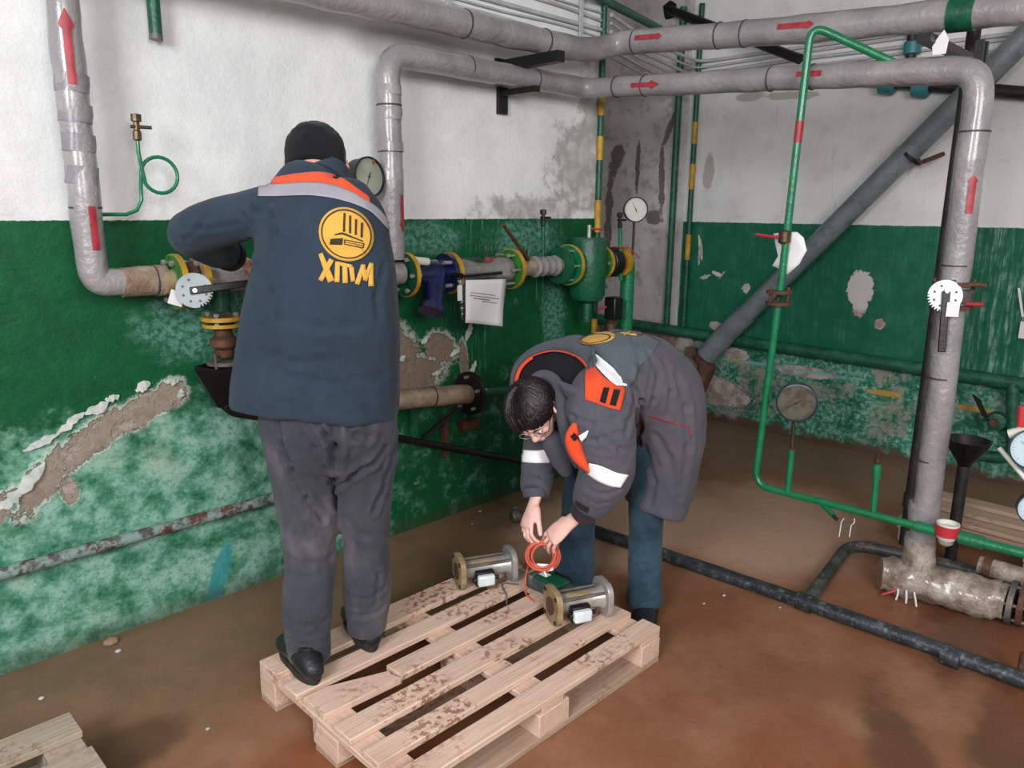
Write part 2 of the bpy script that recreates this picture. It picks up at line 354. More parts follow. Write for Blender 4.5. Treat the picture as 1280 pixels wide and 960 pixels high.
def cloth(name, c1, c2, scale=5, weave=500, dirt=None, rough=0.9, fold=0.0, damt=0.6):
    t = NT(name); p = t.pos()
    n = t.noise(p, scale, 5, 0.6); w = t.noise(p, weave, 2, 0.5); g = t.noise(p, 60, 3, 0.6)
    c = t.mix(t.ramp(n, 0.35, 0.68), lin(c1), lin(c2))
    c = t.mix(t.ramp(g, 0.4, 0.8, 0, 0.25), c, lin(c2))
    if dirt: c = t.mix(t.ramp(t.noise(p, scale * 0.7, 4, 0.6, (1, 1, 0.8)), 0.46, 0.68, 0, damt), c, lin(dirt))
    h = t.math('ADD', t.math('MULTIPLY', w, 0.12), t.math('MULTIPLY', t.noise(p, 16, 3, 0.5), fold))
    return t.out(c, rough, t.bump(h, 0.01), Specular_IOR_Level=0.2, Sheen_Weight=0.08)
M['jacket1'] = cloth('navy_workwear', '#26323f', '#2c3946', fold=0.5)
M['trouser1'] = cloth('dark_trousers', '#34363d', '#42444c', 4, dirt='#766c70', fold=0.9, damt=0.75)
M['jacket2'] = cloth('grey_padded_workwear', '#55545d', '#4a4b54', 4, dirt='#605458', fold=0.7, damt=0.35)
M['jacket2_back'] = cloth('slate_back_panel', '#4d575d', '#525b61', 4, fold=0.5)
M['jeans'] = cloth('blue_jeans', '#263a47', '#3a5363', 6, dirt='#1a2a35', fold=0.8)
M['hat'] = cloth('black_knit', '#111216', '#191a1f', 12, 300, fold=0.3)
M['orange'] = cloth('orange_fabric', '#e4532f', '#d94a2b', 8)
M['reflect_grey'] = cloth('grey_reflective', '#8e8b93', '#97949b', 8, rough=0.5)
M['reflect_white'] = simple('white_reflective', '#f6f6f8', '#ececf0', 0.35, 0, 10, Specular_IOR_Level=0.8)
M['logo_yellow'] = cloth('yellow_print', '#cf9f4a', '#c59543', 14)
M['logo_dark'] = cloth('dark_print', '#3a3228', '#332c24', 14)
M['black_cloth'] = cloth('black_lining', '#141318', '#1c1a20', 10, fold=0.6)
M['cuff'] = cloth('maroon_rib_cuff', '#33252d', '#3c2b33', 20)
M['velcro'] = cloth('black_tab', '#1a181d', '#221f24', 20)
M['shoe'] = simple('black_leather', '#15161a', '#202126', 0.45, 0, 12, 0.003, 60)
M['sole'] = simple('rubber_sole', '#1d1b1a', '#2e2824', 0.8, 0, 12)

def skin_mat(name, a, b):
    t = NT(name); p = t.pos()
    c = t.mix(t.ramp(t.noise(p, 25, 4, 0.5), 0.35, 0.7), lin(a), lin(b))
    return t.out(c, 0.5, t.bump(t.noise(p, 220, 3), 0.001), Subsurface_Weight=0.15, Subsurface_Radius=(0.01, 0.004, 0.002), Subsurface_Scale=0.5)
M['skin'] = skin_mat('skin', '#e3ab9a', '#d89987')
M['skin2'] = skin_mat('pale_skin', '#efc2b7', '#e7b1a5')
def hair_mat():
    t = NT('dark_hair'); p = t.pos()
    n = t.noise(p, 90, 4, 0.6)
    return t.out(t.mix(n, lin('#0c0709'), lin('#1f1316')), 0.42, t.bump(n, 0.004))
M['hair'] = hair_mat()
# ------------------------------------------------------------------ mesh building
def basis(axis, hint=None):
    w = Vector(axis).normalized()
    h = Vector(hint) if hint is not None else (Vector((0, 0, 1)) if abs(w.z) < 0.9 else Vector((1, 0, 0)))
    u = (h - w * h.dot(w)).normalized(); v = w.cross(u)
    return u, v, w

def rounded(pts, rad, n=6):
    """polyline with its corners replaced by arcs"""
    pts = [Vector(p) for p in pts]
    out = [pts[0]]
    for i in range(1, len(pts) - 1):
        a, b, c = pts[i-1], pts[i], pts[i+1]
        r = min(rad, (a-b).length * 0.49, (c-b).length * 0.49)
        p, q = b + (a-b).normalized() * r, b + (c-b).normalized() * r
        for k in range(n + 1):
            t = k / n
            out.append(p * (1-t)**2 + b * 2*t*(1-t) + q * t*t)
    out.append(pts[-1])
    return out

def resample(pts, step):
    out = [pts[0]]
    for a, b in zip(pts, pts[1:]):
        n = max(1, int((b-a).length / step))
        out += [a.lerp(b, (k+1)/n) for k in range(n)]
    return out

class MB:
    def __init__(s): s.v = []; s.f = []
    def add(s, vs, fs):
        o = len(s.v); s.v += [Vector(q) for q in vs]; s.f += [tuple(i + o for i in f) for f in fs]; return s
    def rings(s, rings, closed=True, caps=True):
        n = len(rings[0]); vs = [q for r in rings for q in r]; fs = []
        m = n if closed else n - 1
        for i in range(len(rings) - 1):
            for j in range(m):
                k = (j + 1) % n
                fs.append((i*n + j, i*n + k, (i+1)*n + k, (i+1)*n + j))
        if caps:
            fs.append(tuple(range(n))[::-1]); fs.append(tuple((len(rings)-1)*n + j for j in range(n)))
        return s.add(vs, fs)
    def tube(s, pts, r, n=12, caps=True, lump=0.0, ls=9.0, flat=1.0, hint=None):
        pts = [Vector(p) for p in pts]; m = len(pts); rings = []
        u = None
        for i, p in enumerate(pts):
            t = (pts[min(i+1, m-1)] - pts[max(i-1, 0)]).normalized()
            if u is None: u, v, _ = basis(t, hint)
            else:
                u = (u - t * u.dot(t)).normalized(); v = t.cross(u)
            rr = r(i / (m-1)) if callable(r) else (r[i] if isinstance(r, (list, tuple)) else r)
            ring = []
            for k in range(n):
                a = 2*PI*k/n
                q = u * math.cos(a) * flat + v * math.sin(a)
                x = rr
                if lump: x *= 1 + lump * noise.noise((p + q * rr) * ls)
                ring.append(p + q * x)
            rings.append(ring)
        return s.rings(rings, True, caps)
    def cyl(s, a, b, r, r2=None, n=16): return s.tube([a, b], [r, r if r2 is None else r2], n)
    def lathe(s, c, axis, prof, n=24, caps=True):
        """prof: (radius, height along axis)"""
        u, v, w = basis(axis); c = Vector(c)
        return s.rings([[c + w*h + (u*math.cos(2*PI*k/n) + v*math.sin(2*PI*k/n)) * max(r, 1e-4) for k in range(n)] for r, h in prof], True, caps)
    def ring(s, c, axis, ro, ri, h, n=28):
        u, v, w = basis(axis); c = Vector(c)
        pr = [(ri, 0), (ro, 0), (ro, h), (ri, h), (ri, 0)]
        return s.rings([[c + w*z + (u*math.cos(2*PI*k/n) + v*math.sin(2*PI*k/n)) * r for k in range(n)] for r, z in pr], True, False)
    def box(s, c, dx, dy, dz, ax=None, rot=0.0):
        if ax is None:
            ax = (Vector((math.cos(rot), math.sin(rot), 0)), Vector((-math.sin(rot), math.cos(rot), 0)), Vector((0, 0, 1)))
        c = Vector(c); vs = []
        for k in (-.5, .5):
            for i, j in ((-.5, -.5), (.5, -.5), (.5, .5), (-.5, .5)):
                vs.append(c + ax[0]*dx*i + ax[1]*dy*j + ax[2]*dz*k)
        return s.add(vs, [(3, 2, 1, 0), (4, 5, 6, 7), (0, 1, 5, 4), (1, 2, 6, 5), (2, 3, 7, 6), (3, 0, 4, 7)])
    def prism(s, c, u, v, outline, t):
        """outline [(a,b)] in plane u,v; thickness t along u x v"""
        c = Vector(c); u = Vector(u).normalized(); v = Vector(v).normalized(); w = u.cross(v)
        n = len(outline); lo = [c + u*a + v*b for a, b in outline]; hi = [q + w*t for q in lo]
        return s.add(lo + hi, [tuple(range(n))[::-1], tuple(range(n, 2*n))] + [(i, (i+1) % n, n + (i+1) % n, n + i) for i in range(n)])
    def ball(s, c, r, n=12, m=8, ax=None):
        if not isinstance(r, (tuple, list)): r = (r, r, r)
        ax = ax or (Vector((1, 0, 0)), Vector((0, 1, 0)), Vector((0, 0, 1))); c = Vector(c)
        rings = []
        for i in range(m + 1):
            th = PI * min(max(i / m, 0.02), 0.98); z = math.cos(th); q = math.sin(th)
            rings.append([c + ax[0]*r[0]*q*math.cos(-2*PI*k/n) + ax[1]*r[1]*q*math.sin(-2*PI*k/n) + ax[2]*r[2]*z for k in range(n)])
        return s.rings(rings)
    def torus(s, c, axis, R, r, n=32, m=8, a0=0.0, a1=2*PI, h=0.0):
        u, v, w = basis(axis); c = Vector(c); full = abs(a1 - a0 - 2*PI) < 1e-6 and h == 0
        pts = [c + (u*math.cos(a0 + (a1-a0)*k/n) + v*math.sin(a0 + (a1-a0)*k/n)) * R + w*h*k/n for k in range(n + 1)]
        return s.tube(pts, r, m, caps=not full)

def base_of(par):
    p = Vector((0, 0, 0))
    while par is not None: p += par.location; par = par.parent
    return p

def build(name, mb, mat, parent=None, loc=None, smooth=35, bevel=0.0, label=None, mods=None):
    """link a mesh given in world coordinates as ONE object under parent"""
    me = bpy.data.meshes.new(name)
    off = base_of(parent) + (Vector(loc) if loc is not None else Vector((0, 0, 0)))
    me.from_pydata([tuple(q - off) for q in mb.v], [], mb.f); me.validate(); 
    bm = bmesh.new(); bm.from_mesh(me); bmesh.ops.recalc_face_normals(bm, faces=bm.faces); bm.to_mesh(me); bm.free()
    if smooth:
        me.polygons.foreach_set('use_smooth', [True] * len(me.polygons)); me.set_sharp_from_angle(angle=math.radians(smooth))
    me.materials.append(M[mat] if isinstance(mat, str) else mat)
    o = bpy.data.objects.new(name, me); COL.objects.link(o)
    if loc is not None: o.location = loc
    if parent is not None: o.parent = parent
    if bevel:
        b = o.modifiers.new('bevel', 'BEVEL'); b.width = bevel; b.segments = 2; b.limit_method = 'ANGLE'
    if label: o['label'] = label
    return o

def thing(name, label, cat, loc=(0, 0, 0), group=None):
    o = bpy.data.objects.new(name, None); COL.objects.link(o); o.location = loc
    o.empty_display_size = 0.05
    o['label'] = label; o['category'] = cat
    if group: o['group'] = group
    return o
def tag(o, label, cat, group=None):
    o['label'] = label; o['category'] = cat
    if group: o['group'] = group
    return o
def struct(o): o['kind'] = 'structure'; return o

# ------------------------------------------------------------------ the room
def slab(name, x0, x1, y0, y1, z0, z1, mat, cuts=None):
    return struct(build(name, MB().box(((x0+x1)/2, (y0+y1)/2, (z0+z1)/2), x1-x0, y1-y0, z1-z0), mat, smooth=0))
floor = slab('floor', -3.2, XR + 0.2, -3.2, 4.8, -0.1, 0, 'floor')
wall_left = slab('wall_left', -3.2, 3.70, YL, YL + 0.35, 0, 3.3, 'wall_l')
wall_right = slab('wall_right', XR, XR + 0.2, -3.2, 4.8, 0, 3.3, 'wall_r')
slab('wall_recess', 3.70, XR, 4.6, 4.8, 0, 3.3, 'ceil')
slab('ceiling', -3.2, XR + 0.2, -3.2, 4.8, 3.3, 3.4, 'ceil')

# curled paint flakes that stand off the walls
def flake(px, py, w, h, rot, plane, par, seed):
    rnd = random.Random(seed)
    c = at_y(px, py, YL) if plane == 'l' else at_x(px, py, XR)
    u = Vector((1, 0, 0)) if plane == 'l' else Vector((0, -1, 0)); nn = Vector((0, -1, 0)) if plane == 'l' else Vector((-1, 0, 0))
    a = u * math.cos(rot) + UP * math.sin(rot); b = UP * math.cos(rot) - u * math.sin(rot)
    N = 9; top = []; bot = []
    for i in range(N):
        s_ = i / (N - 1) - .5; e = math.sin(PI * (i + .6) / (N + .2))
        top.append(c + a * s_ * w + b * h * .5 * e * rnd.uniform(.3, 1.1) + nn * .002)
        bot.append(c + a * s_ * w * .96 - b * h * .5 * e * rnd.uniform(.4, 1.2) + nn * (.004 + .012 * e * rnd.uniform(.6, 1)))
    mid = [p.lerp(q, .5) + nn * .001 for p, q in zip(top, bot)]
    o = build('paint_flake', MB().rings([top, mid, bot], False, False), 'flake', par, smooth=0)
    sm = o.modifiers.new('thickness', 'SOLIDIFY'); sm.thickness = 0.0015
    return o
for i, (px, py, w, h, r) in enumerate([(120, 510, .09, .04, .35), (88, 528, .11, .035, .55), (52, 552, .13, .03, .35), (35, 600, .16, .05, .75), (12, 625, .09, .05, .6), (140, 497, .05, .03, .2), (178, 483, .06, .045, .5),
        (213, 476, .06, .035, -.1), (225, 492, .04, .03, 1.3), (585, 415, .10, .04, 1.2), (568, 440, .08, .03, .5), (500, 448, .06, .03, .3), (590, 460, .09, .03, 1.0), (545, 466, .06, .03, .2), (530, 425, .05, .03, .8)]):
    flake(px, py, w, h, r, 'l', wall_left, i)
for i, (px, py, w, h, r) in enumerate([(875, 318, .17, .05, 1.5), (882, 346, .1, .04, .3), (903, 344, .08, .03, .9), (932, 358, .07, .05, .6)]):
    flake(px, py, w, h, r, 'r', wall_right, 40 + i)

# ------------------------------------------------------------------ insulated pipes
def lag(par, pts, r, mat='film', lump=0.10, ls=11, name='insulation', step=0.03, n=20):
    return build(name, MB().tube(resample(pts, step), r, n, lump=lump, ls=ls), mat, par, smooth=70)
def joint(par, p, t, r, name='tape_joint', mat='tape_line', w=0.006):
    t = Vector(t).normalized(); p = Vector(p)
    return build(name, MB().tube([p - t*w/2, p + t*w/2], r, 20), mat, par)
def sleeve(par, a, b, r, mat, name='tape_band', lump=0.06):
    return build(name, MB().tube(resample([Vector(a), Vector(b)], 0.02), r, 20, lump=lump, ls=25), mat, par, smooth=70)
def mark(par, a, b, r, facing, half, head=0.0, name='red_arrow', mat='red', ragged=0.1, seed=1):
    """painted patch lying on a pipe between a and b; head = share of the length that is arrow head at b"""
    a = Vector(a); b = Vector(b); w = (b - a).normalized(); f = Vector(facing); u = (f - w*f.dot(w)).normalized(); v = w.cross(u)
    rnd = random.Random(seed); N = 14; rows = []
    for i in range(N + 1):
        t = i / N; hw = half
        if head and t > 1 - head: hw = half * 1.9 * (1 - (t - (1-head)) / head) + 0.001
        hw *= 1 + ragged * (rnd.random() - 0.5)
        rows.append([a.lerp(b, t) + (u*math.cos(x) + v*math.sin(x)) * r for x in [hw / r * (k/6 - 0.5) * 2 for k in range(7)]])
    return build(name, MB().rings(rows, False, False), mat, par, smooth=80)
def toward(p): return EYE - Vector(p)

# left riser with elbow
pA, pB, pC = L(66, -60, .16), L(117, 352, .16), L(140, 355, .16)
pA = Vector((0.815, YL - .16, 2.75)); pB = Vector((0.815, YL - .16, 1.372)); pC = Vector((0.90, YL - .16, 1.367)); pD = Vector((1.03, YL - .16, 1.365))
t = thing('insulated_pipe', 'grey film-wrapped riser pipe with elbow at the far left of the photo', 'pipe', (0.815, YL - .16, 1.32))
lag(t, rounded([pA, pB, pC], 0.09, 8), 0.0475, 'film', 0.16, 9)
for z_ in (2.36, 1.615): joint(t, (0.815, YL - .16, z_), UP, 0.0495)
for z_ in (1.97, 1.88, 1.79, 1.69): sleeve(t, (0.815, YL - .16, z_), (0.819, YL - .16, z_ + 0.055), 0.0495, 'film2', 'film_overlap', 0.12)
mark(t, (0.815, YL - .16, 1.99), (0.815, YL - .16, 2.21), 0.0505, (-0.2, -1, 0), 0.012, 0.22)
mark(t, (0.815, YL - .16, 1.62), (0.815, YL - .16, 1.48), 0.0508, (0.1, -1, 0), 0.012)
sleeve(t, pC, pD, 0.051, 'fibre', 'fibre_wrap', 0.1); sleeve(t, pD - Vector((.018, 0, 0)), pD + Vector((.02, 0, 0)), 0.055, 'fibre', 'fibre_collar', 0.05)
joint(t, pD - Vector((.02, 0, 0)), (1, 0, 0), 0.0545)

# second riser bending along the wall, across the corner and over the room to the right stand pipe
yR = YL - .16
q0 = Vector((2.045, yR, 1.40)); q1 = Vector((2.045, yR, 2.255)); q2 = Vector((3.36, yR + .02, 2.262)); q3 = Vector((3.36, 0.905, 2.145)); q4 = Vector((3.36, 0.885, 0.16))
t = thing('insulated_pipe', 'lower grey overhead pipe from the riser behind the knit cap to the right stand pipe', 'pipe', (2.045, yR, 1.4))
lag(t, rounded([q0, q1, q2, q3, q4 + Vector((0, 0, .02))], 0.10, 8), 0.052, 'film', 0.10, 9)
for y_ in (2.6, 2.42, 1.74, 1.55): joint(t, q2.lerp(q3, (q2.y - y_) / (q2.y - q3.y)), q3 - q2, 0.0545)
for x_ in (2.5, 2.95): joint(t, q1.lerp(q2, (x_ - q1.x) / (q2.x - q1.x)), q2 - q1, 0.0545)
for z_ in (1.86, 2.05): joint(t, (2.045, yR, z_), UP, 0.0545)
for z_ in (1.92, 1.42, 0.97, 0.62): joint(t, (3.36, 0.90, z_), UP, 0.0545)
for z_, w_ in ((1.86, .04), (1.99, .05), (2.09, .04), (1.74, .05)): sleeve(t, (2.045, yR, z_), (2.045, yR, z_ + w_), 0.0542, 'film', 'film_overlap', 0.16)
for z_, w_ in ((1.25, .09), (1.06, .06), (0.33, .1), (.2, .08)): sleeve(t, (3.36, 0.899, z_), (3.36, 0.899, z_ + w_), 0.0548, 'film', 'film_overlap', 0.12)
def onq(y_): return q2.lerp(q3, (q2.y - y_) / (q2.y - q3.y))
mark(t, onq(at_x(797, 101, 3.36).y), onq(at_x(832, 99, 3.36).y), 0.056, (-1, -.4, -.1), 0.011, .3, seed=2)
mark(t, onq(at_x(1003, 88, 3.36).y), onq(at_x(1034, 86, 3.36).y), 0.056, (-1, -.4, .1), 0.011, 0, seed=3)
mark(t, (2.045, yR, 1.68), (2.045, yR, 1.52), 0.055, (.4, -1, 0), 0.012, .25, seed=4)
mark(t, (3.36, 0.90, 1.62), (3.36, 0.90, 1.76), 0.055, (-.85, -.55, 0), 0.013, .2, seed=5)
mark(t, (3.36, 0.90, 0.50), (3.36, 0.90, 0.62), 0.055, (-.75, -.65, 0), 0.013, .25, seed=6)

# upper overhead pipe
u0 = Vector((0.4, YL - .24, 2.41)); u1 = Vector((3.26, YL - .24, 2.42)); u2 = Vector((3.5, 2.75, 2.50)); u2b = Vector((3.5, 1.7, 2.415)); u3 = Vector((3.5, -0.6, 2.28))
t = thing('insulated_pipe', 'upper and thicker grey overhead pipe crossing the corner above all others', 'pipe', (3.26, YL - .24, 2.41))
lag(t, rounded([u0, u1, u2, u2b, u3], 0.14, 8), 0.060, 'film', 0.10, 9)
for p_, d_ in ((u1.lerp(u0, .12), (1, 0, 0)), (u1.lerp(u0, .3), (1, 0, 0)), (u2.lerp(u2b, .15), u2b - u2), (u2.lerp(u2b, .62), u2b - u2), (u2.lerp(u2b, .75), u2b - u2)): joint(t, p_, d_, 0.0625)
for s_, r_ in ((.18, 21), (.93, 22)):
    a_ = u2.lerp(u2b, s_); mark(t, a_, a_ + (u2b - u2) * .16, 0.064, (-1, -.4, .1), 0.012, .2, seed=r_)
sleeve(t, u2b.lerp(u3, .27), u2b.lerp(u3, .31), 0.066, 'dkgreen', 'green_clamp', 0)
build('clamp_bolt', MB().cyl(u2b.lerp(u3, .29) + Vector((0, 0, .05)), u2b.lerp(u3, .29) + Vector((0, 0, .1)), 0.012), 'dkgreen', t)

# wall brackets that carry both
t = thing('pipe_bracket', 'black steel bracket under the upper overhead pipe at the wall corner', 'bracket', (2.86, YL, 2.33))
build('arm', MB().box((2.86, YL - .2, 2.325), .05, .42, .05), 'black', t)
build('wall_plate', MB().box((2.86, YL - .01, 2.3), .09, .02, .12), 'black', t)
t = thing('pipe_bracket', 'short black steel bracket under the lower overhead pipe on the left wall', 'bracket', (2.86, YL, 2.2))
build('arm', MB().box((2.86, YL - .13, 2.195), .035, .26, .03), 'black', t); build('wall_plate', MB().box((2.86, YL - .012, 2.16), .06, .025, .13), 'black', t)
t = thing('pipe_bracket', 'black hanger frame between the upper overhead pipe and the bend of the right stand pipe', 'bracket', (3.5, .9, 2.2))
pz = at_x(1222, 66, 3.5)
build('cross_bar', MB().box(pz + Vector((.1, .12, .035)), .7, .05, .03), 'black', t)
for dx in (0, .05): build('hanger', MB().box(pz + Vector((.02 + dx, 0, -.06)), .02, .03, .22), 'black', t)

# pressure tap with its siphon loop, far left
def tap(name, label, base, top, r=.007, loop=None, mat='green', cockmat='brass', lead=None):
    t = thing(name, label, 'pressure tap', base)
    pts = lead if lead else [base, top]
    build('stem', MB().tube(pts, r, 10), mat, t, smooth=70)
    c = Vector(top); d = (Vector(pts[-1]) - Vector(pts[-2])).normalized()
    build('cock_body', MB().lathe(c, d, [(.009, 0), (.014, .004), (.014, .03), (.010, .034), (.010, .06), (.017, .063), (.017, .085), (.006, .088)], 10), cockmat, t)
    build('cock_handle', MB().cyl(c + d*.045 - Vector((.02, 0, 0)), c + d*.045 + Vector((.045, -.01, 0)), .006), cockmat, t)
    return t
s0 = L(118, 268, .13); s1 = L(168, 268, .13); s2 = L(178, 248, .13); 
pts = [s0, L(158, 268, .13), L(171, 263, .13), L(177, 250, .13), L(176, 230, .13), L(176, 215, .14)]
cc = L(199, 219, .14); Rr = (L(221, 219, .14) - cc).length
loop = []
for k in range(1, 23):
    a = PI - 2*PI*k/24
    loop.append(cc + Vector((1, 0, 0)) * Rr * math.cos(a) + UP * Rr * math.sin(a) + Vector((0, -.012 * k/24, 0)))
pts = pts[:4] + [L(176, 236, .13)] + [cc + Vector((-Rr, .0, -.0))] + loop + [L(176, 205, .155), L(173, 190, .155), L(172, 176, .155)]
tap('siphon_tap', 'green siphon pipe with a full loop and a brass cock, beside the left riser', s0, pts[-1], .0065, lead=pts)

t = thing('pipe_stub', 'short dark green pipe stub hanging at the top of the white left wall', 'pipe', L(193, 25, .05))
build('stub', MB().tube([L(186, -60, .05), L(195, 44, .05)], .022, 14, lump=.1, ls=30), 'dkgreen', t); build('rust_cap', MB().cyl(L(195, 43, .05), L(195, 50, .05), .0225), 'dullsteel', t)

# ------------------------------------------------------------------ flanges and valves of the measuring line
def flange(par, c, axis, r=.10, th=.02, face='flange_green', rim='yellow', bolts=6, bolt=True, inner=.052, bl=.03):
    c = Vector(c); u, v, w = basis(axis)
    o = build('flange', MB().lathe(c, axis, [(inner, 0), (r - .004, 0), (r - .004, th), (inner, th)], 28), face, par)
    build('flange_rim', MB().ring(c + w * (th*.15), axis, r, r - .012, th*.9, 28), rim, o)
    if bolt:
        for k in range(bolts):
            a = 2*PI*(k + .5)/bolts; p = c + (u*math.cos(a) + v*math.sin(a)) * (r - .022)
            build('bolt', MB().lathe(p - w*bl*.6, axis, [(.010, 0), (.010, .012), (.006, .0125), (.006, th + bl*.6 + .004), (.010, th + bl*.6 + .005), (.010, th + bl*.6 + .016)], 6), 'steel', par)
    return o
LY = YL - .18; LZ = 1.36
def lx(px, py=350, off=.18): return at_y(px, py, YL - off).x

t = thing('flanged_joint', 'green flange with yellow rim and bolts right after the left riser elbow', 'flange', (1.06, LY, LZ))
build('pipe_neck', MB().cyl((1.03, LY, LZ), (1.085, LY, LZ), .045), 'beige_metal', t)
flange(t, (1.065, LY, LZ), (1, 0, 0), .098, .022)
t = thing('butterfly_valve', 'butterfly valve with toothed grey disc and long black lever beside the left riser elbow', 'valve', (1.13, LY, LZ))
flange(t, (1.15, LY, LZ), (1, 0, 0), .09, .022, 'beige_metal', 'yellow')
build('valve_body', MB().lathe((1.09, LY, LZ), (1, 0, 0), [(.055, 0), (.07, .005), (.07, .05), (.055, .055)], 24), 'rust', t)
dc = at_y(243, 363, LY - .14); build('spindle', MB().cyl((dc.x, LY, dc.z), dc + Vector((0, .01, 0)), .018), 'dullsteel', t)
def toothed(c, r, nrm, u, mat, par, teeth_from, teeth_to, th=.004, name='toothed_disc'):
    u, v, w = basis(nrm, u); N = 128; out = []
    for k in range(N):
        a = 2*PI*k/N; rr = r
        if teeth_from < a < teeth_to: rr = r * (1.0 if k % 4 < 2 else .86)
        out.append((rr*math.cos(a), rr*math.sin(a)))
    o = build(name, MB().prism(Vector(c), u, v, out, th), mat, par, smooth=20)
    for k in range(7):
        a = 2*PI*k/8 + .4; p = Vector(c) + (u*math.cos(a) + v*math.sin(a)) * r*.66
        build('hole', MB().cyl(p + w*(-.0005), p + w*(th + .0012), .0045, n=10), 'ink', o)
    return o
nrm = Vector((-.35, -1, .1))
toothed(dc, .060, nrm, (0, 0, 1), 'plate', t, 3.3, 5.0)
lv0 = dc + nrm.normalized()*.012; lv1 = at_y(318, 353, LY - .2)
u_, v_, w_ = basis(lv1 - lv0, nrm)
build('lever', MB().box((lv0 + lv1)/2, .008, .026, (lv1 - lv0).length + .03, (u_, v_, w_)), 'black', t, bevel=.003)
build('lever_pin', MB().cyl(lv0, lv0 + nrm.normalized()*.012, .008), 'steel', t)
c_ = L(217, 373, .27); build('paper_tag', MB().box(c_ + Vector((.01, 0, 0)), .05, .002, .05, (Vector((.9, 0, -.35)).normalized(), Vector((0, 1, 0)), Vector((.35, 0, .9)).normalized())), 'paper', t)
t = thing('insulated_pipe', 'silver-wrapped horizontal pipe behind the waist of the person in the knit cap', 'pipe', (1.17, LY, LZ))
lag(t, [Vector((1.172, LY, LZ)), Vector((2.03, LY, LZ - .02))], .047, 'silver_film', .12, 14); sleeve(t, (1.99, LY, LZ - .02), (2.07, LY, LZ - .022), .05, 'silver_film')

# drain tee below the line with funnel
dx = 1.235
t = thing('drain_valve', 'rusty drain valve between an ochre flange and a black flange, hanging under the pipe', 'valve', (dx, LY, 1.0))
build('branch', MB().cyl((dx, LY, LZ - .04), (dx, LY, 1.24), .035), 'dkgreen', t)
fz = at_y(263, 402, LY).z
flange(t, (dx, LY, fz), (0, 0, 1), .075, .016, 'beige_metal', 'yellow', 4, True, .03, .03)
flange(t, (dx, LY, fz - .024), (0, 0, 1), .073, .014, 'rust', 'yellow', 4, False, .03)
build('valve_body', MB().lathe((dx, LY, fz - .14), (0, 0, 1), [(.03, 0), (.034, .01), (.034, .03), (.05, .045), (.05, .07), (.034, .085), (.03, .115)], 16), 'rust', t)
build('bonnet', MB().cyl((dx + .03, LY - .02, fz - .085), (dx + .08, LY - .05, fz - .085), .018), 'rust', t)
build('lower_flange', MB().lathe((dx, LY, fz - .165), (0, 0, 1), [(.02, 0), (.07, 0), (.07, .014), (.02, .014)], 24), 'dullsteel', t)
for s_ in (-1, 1): build('bolt', MB().cyl((dx + .05*s_, LY - .03, fz - .2), (dx + .05*s_, LY - .03, fz - .12), .006), 'dullsteel', t)
t = thing('drain_funnel', 'large black sheet funnel under the drain valve, its pipe running behind the coat', 'funnel', (1.26, LY, .8))
fa, fb, fc = at_y(243, 464, LY), at_y(296, 517, LY), at_y(340, 468, LY)
u0_ = 0
def funnel_shell():
    mb = MB(); top = [at_y(243, 462, LY - .07), at_y(300, 470, LY - .08), at_y(318, 462, LY + .07), at_y(262, 456, LY + .08)]
    lowc = at_y(277, 507, LY); low = [lowc + Vector(d) for d in ((-.025, -.025, 0), (.025, -.025, 0), (.025, .025, 0), (-.025, .025, 0))]
    mb.rings([low, top, [q + Vector((0, 0, .012)) for q in top]], True, False); return mb
o = build('cone', funnel_shell(), 'black', t, smooth=0); so = o.modifiers.new('thickness', 'SOLIDIFY'); so.thickness = .006
build('outlet_pipe', MB().tube(rounded([at_y(278, 505, LY), at_y(290, 516, LY), at_y(345, 524, LY), at_y(420, 530, LY + .05)], .04), .016, 12), 'black', t, smooth=70)
build('strut', MB().tube([at_y(281, 510, LY - .02), at_y(297, 488, LY - .02)], .007, 8), 'black', t)

# big gauge by the second riser
def gauge(name, label, c, nrm, R, depth=.04, rim='black', face='dialwhite', needle=.6, stem=None, stemmat='green', redmark=False, cat='gauge'):
    c = Vector(c); w = Vector(nrm).normalized(); u, v, _ = basis(w, UP)   # u is up, v is left
    t = thing(name, label, cat, c - w*depth)
    build('case', MB().lathe(c - w*depth, w, [(R*.82, 0), (R*.96, .004), (R*.96, depth - .008), (R, depth - .006), (R, depth + .004), (R*.93, depth + .006), (R*.92, depth - .002)], 36, False), rim, t)
    build('back_plate', MB().lathe(c - w*depth, w, [(R*.9, 0), (R*.9, .003)], 36), rim, t)
    d = build('dial', MB().lathe(c - w*.008, w, [(R*.92, 0), (R*.92, .002)], 36), face, t)
    tk = MB()
    for k in range(25):
        a = math.radians(-135 + 270*k/24); e = u*math.cos(a) + v*math.sin(a); f = w.cross(e)
        ln = .14 if k % 4 == 0 else .07
        tk.box(c - w*.0055 + e*R*(.84 - ln/2), R*ln, R*.016, .0008, (e, f, w))
    o = build('scale_marks', tk, 'ink', d, smooth=0)
    e = u*math.cos(needle) + v*math.sin(needle); f = w.cross(e)
    build('needle', MB().prism(c - w*.003, e, f, [(-R*.25, -R*.03), (R*.62, -R*.008), (R*.62, R*.008), (-R*.25, R*.03)], .0012), 'black', t)
    build('hub', MB().cyl(c - w*.004, c, R*.06), 'black', t)
    build('glass', MB().lathe(c + w*.001, w, [(R*.93, 0), (R*.93, .0015)], 36), 'glass', t)
    if redmark: build('red_limit_mark', MB().box(c + w*.005 + (u*.85 - v*.35)*R*.9, R*.3, R*.08, .002, ((u - v*.3).normalized(), w.cross((u - v*.3).normalized()), w)), 'red', t)
    if stem: build('stem', MB().tube(stem, .008, 10), stemmat, t, smooth=70)
    return t
gc = at_y(462, 221, LY - .02)
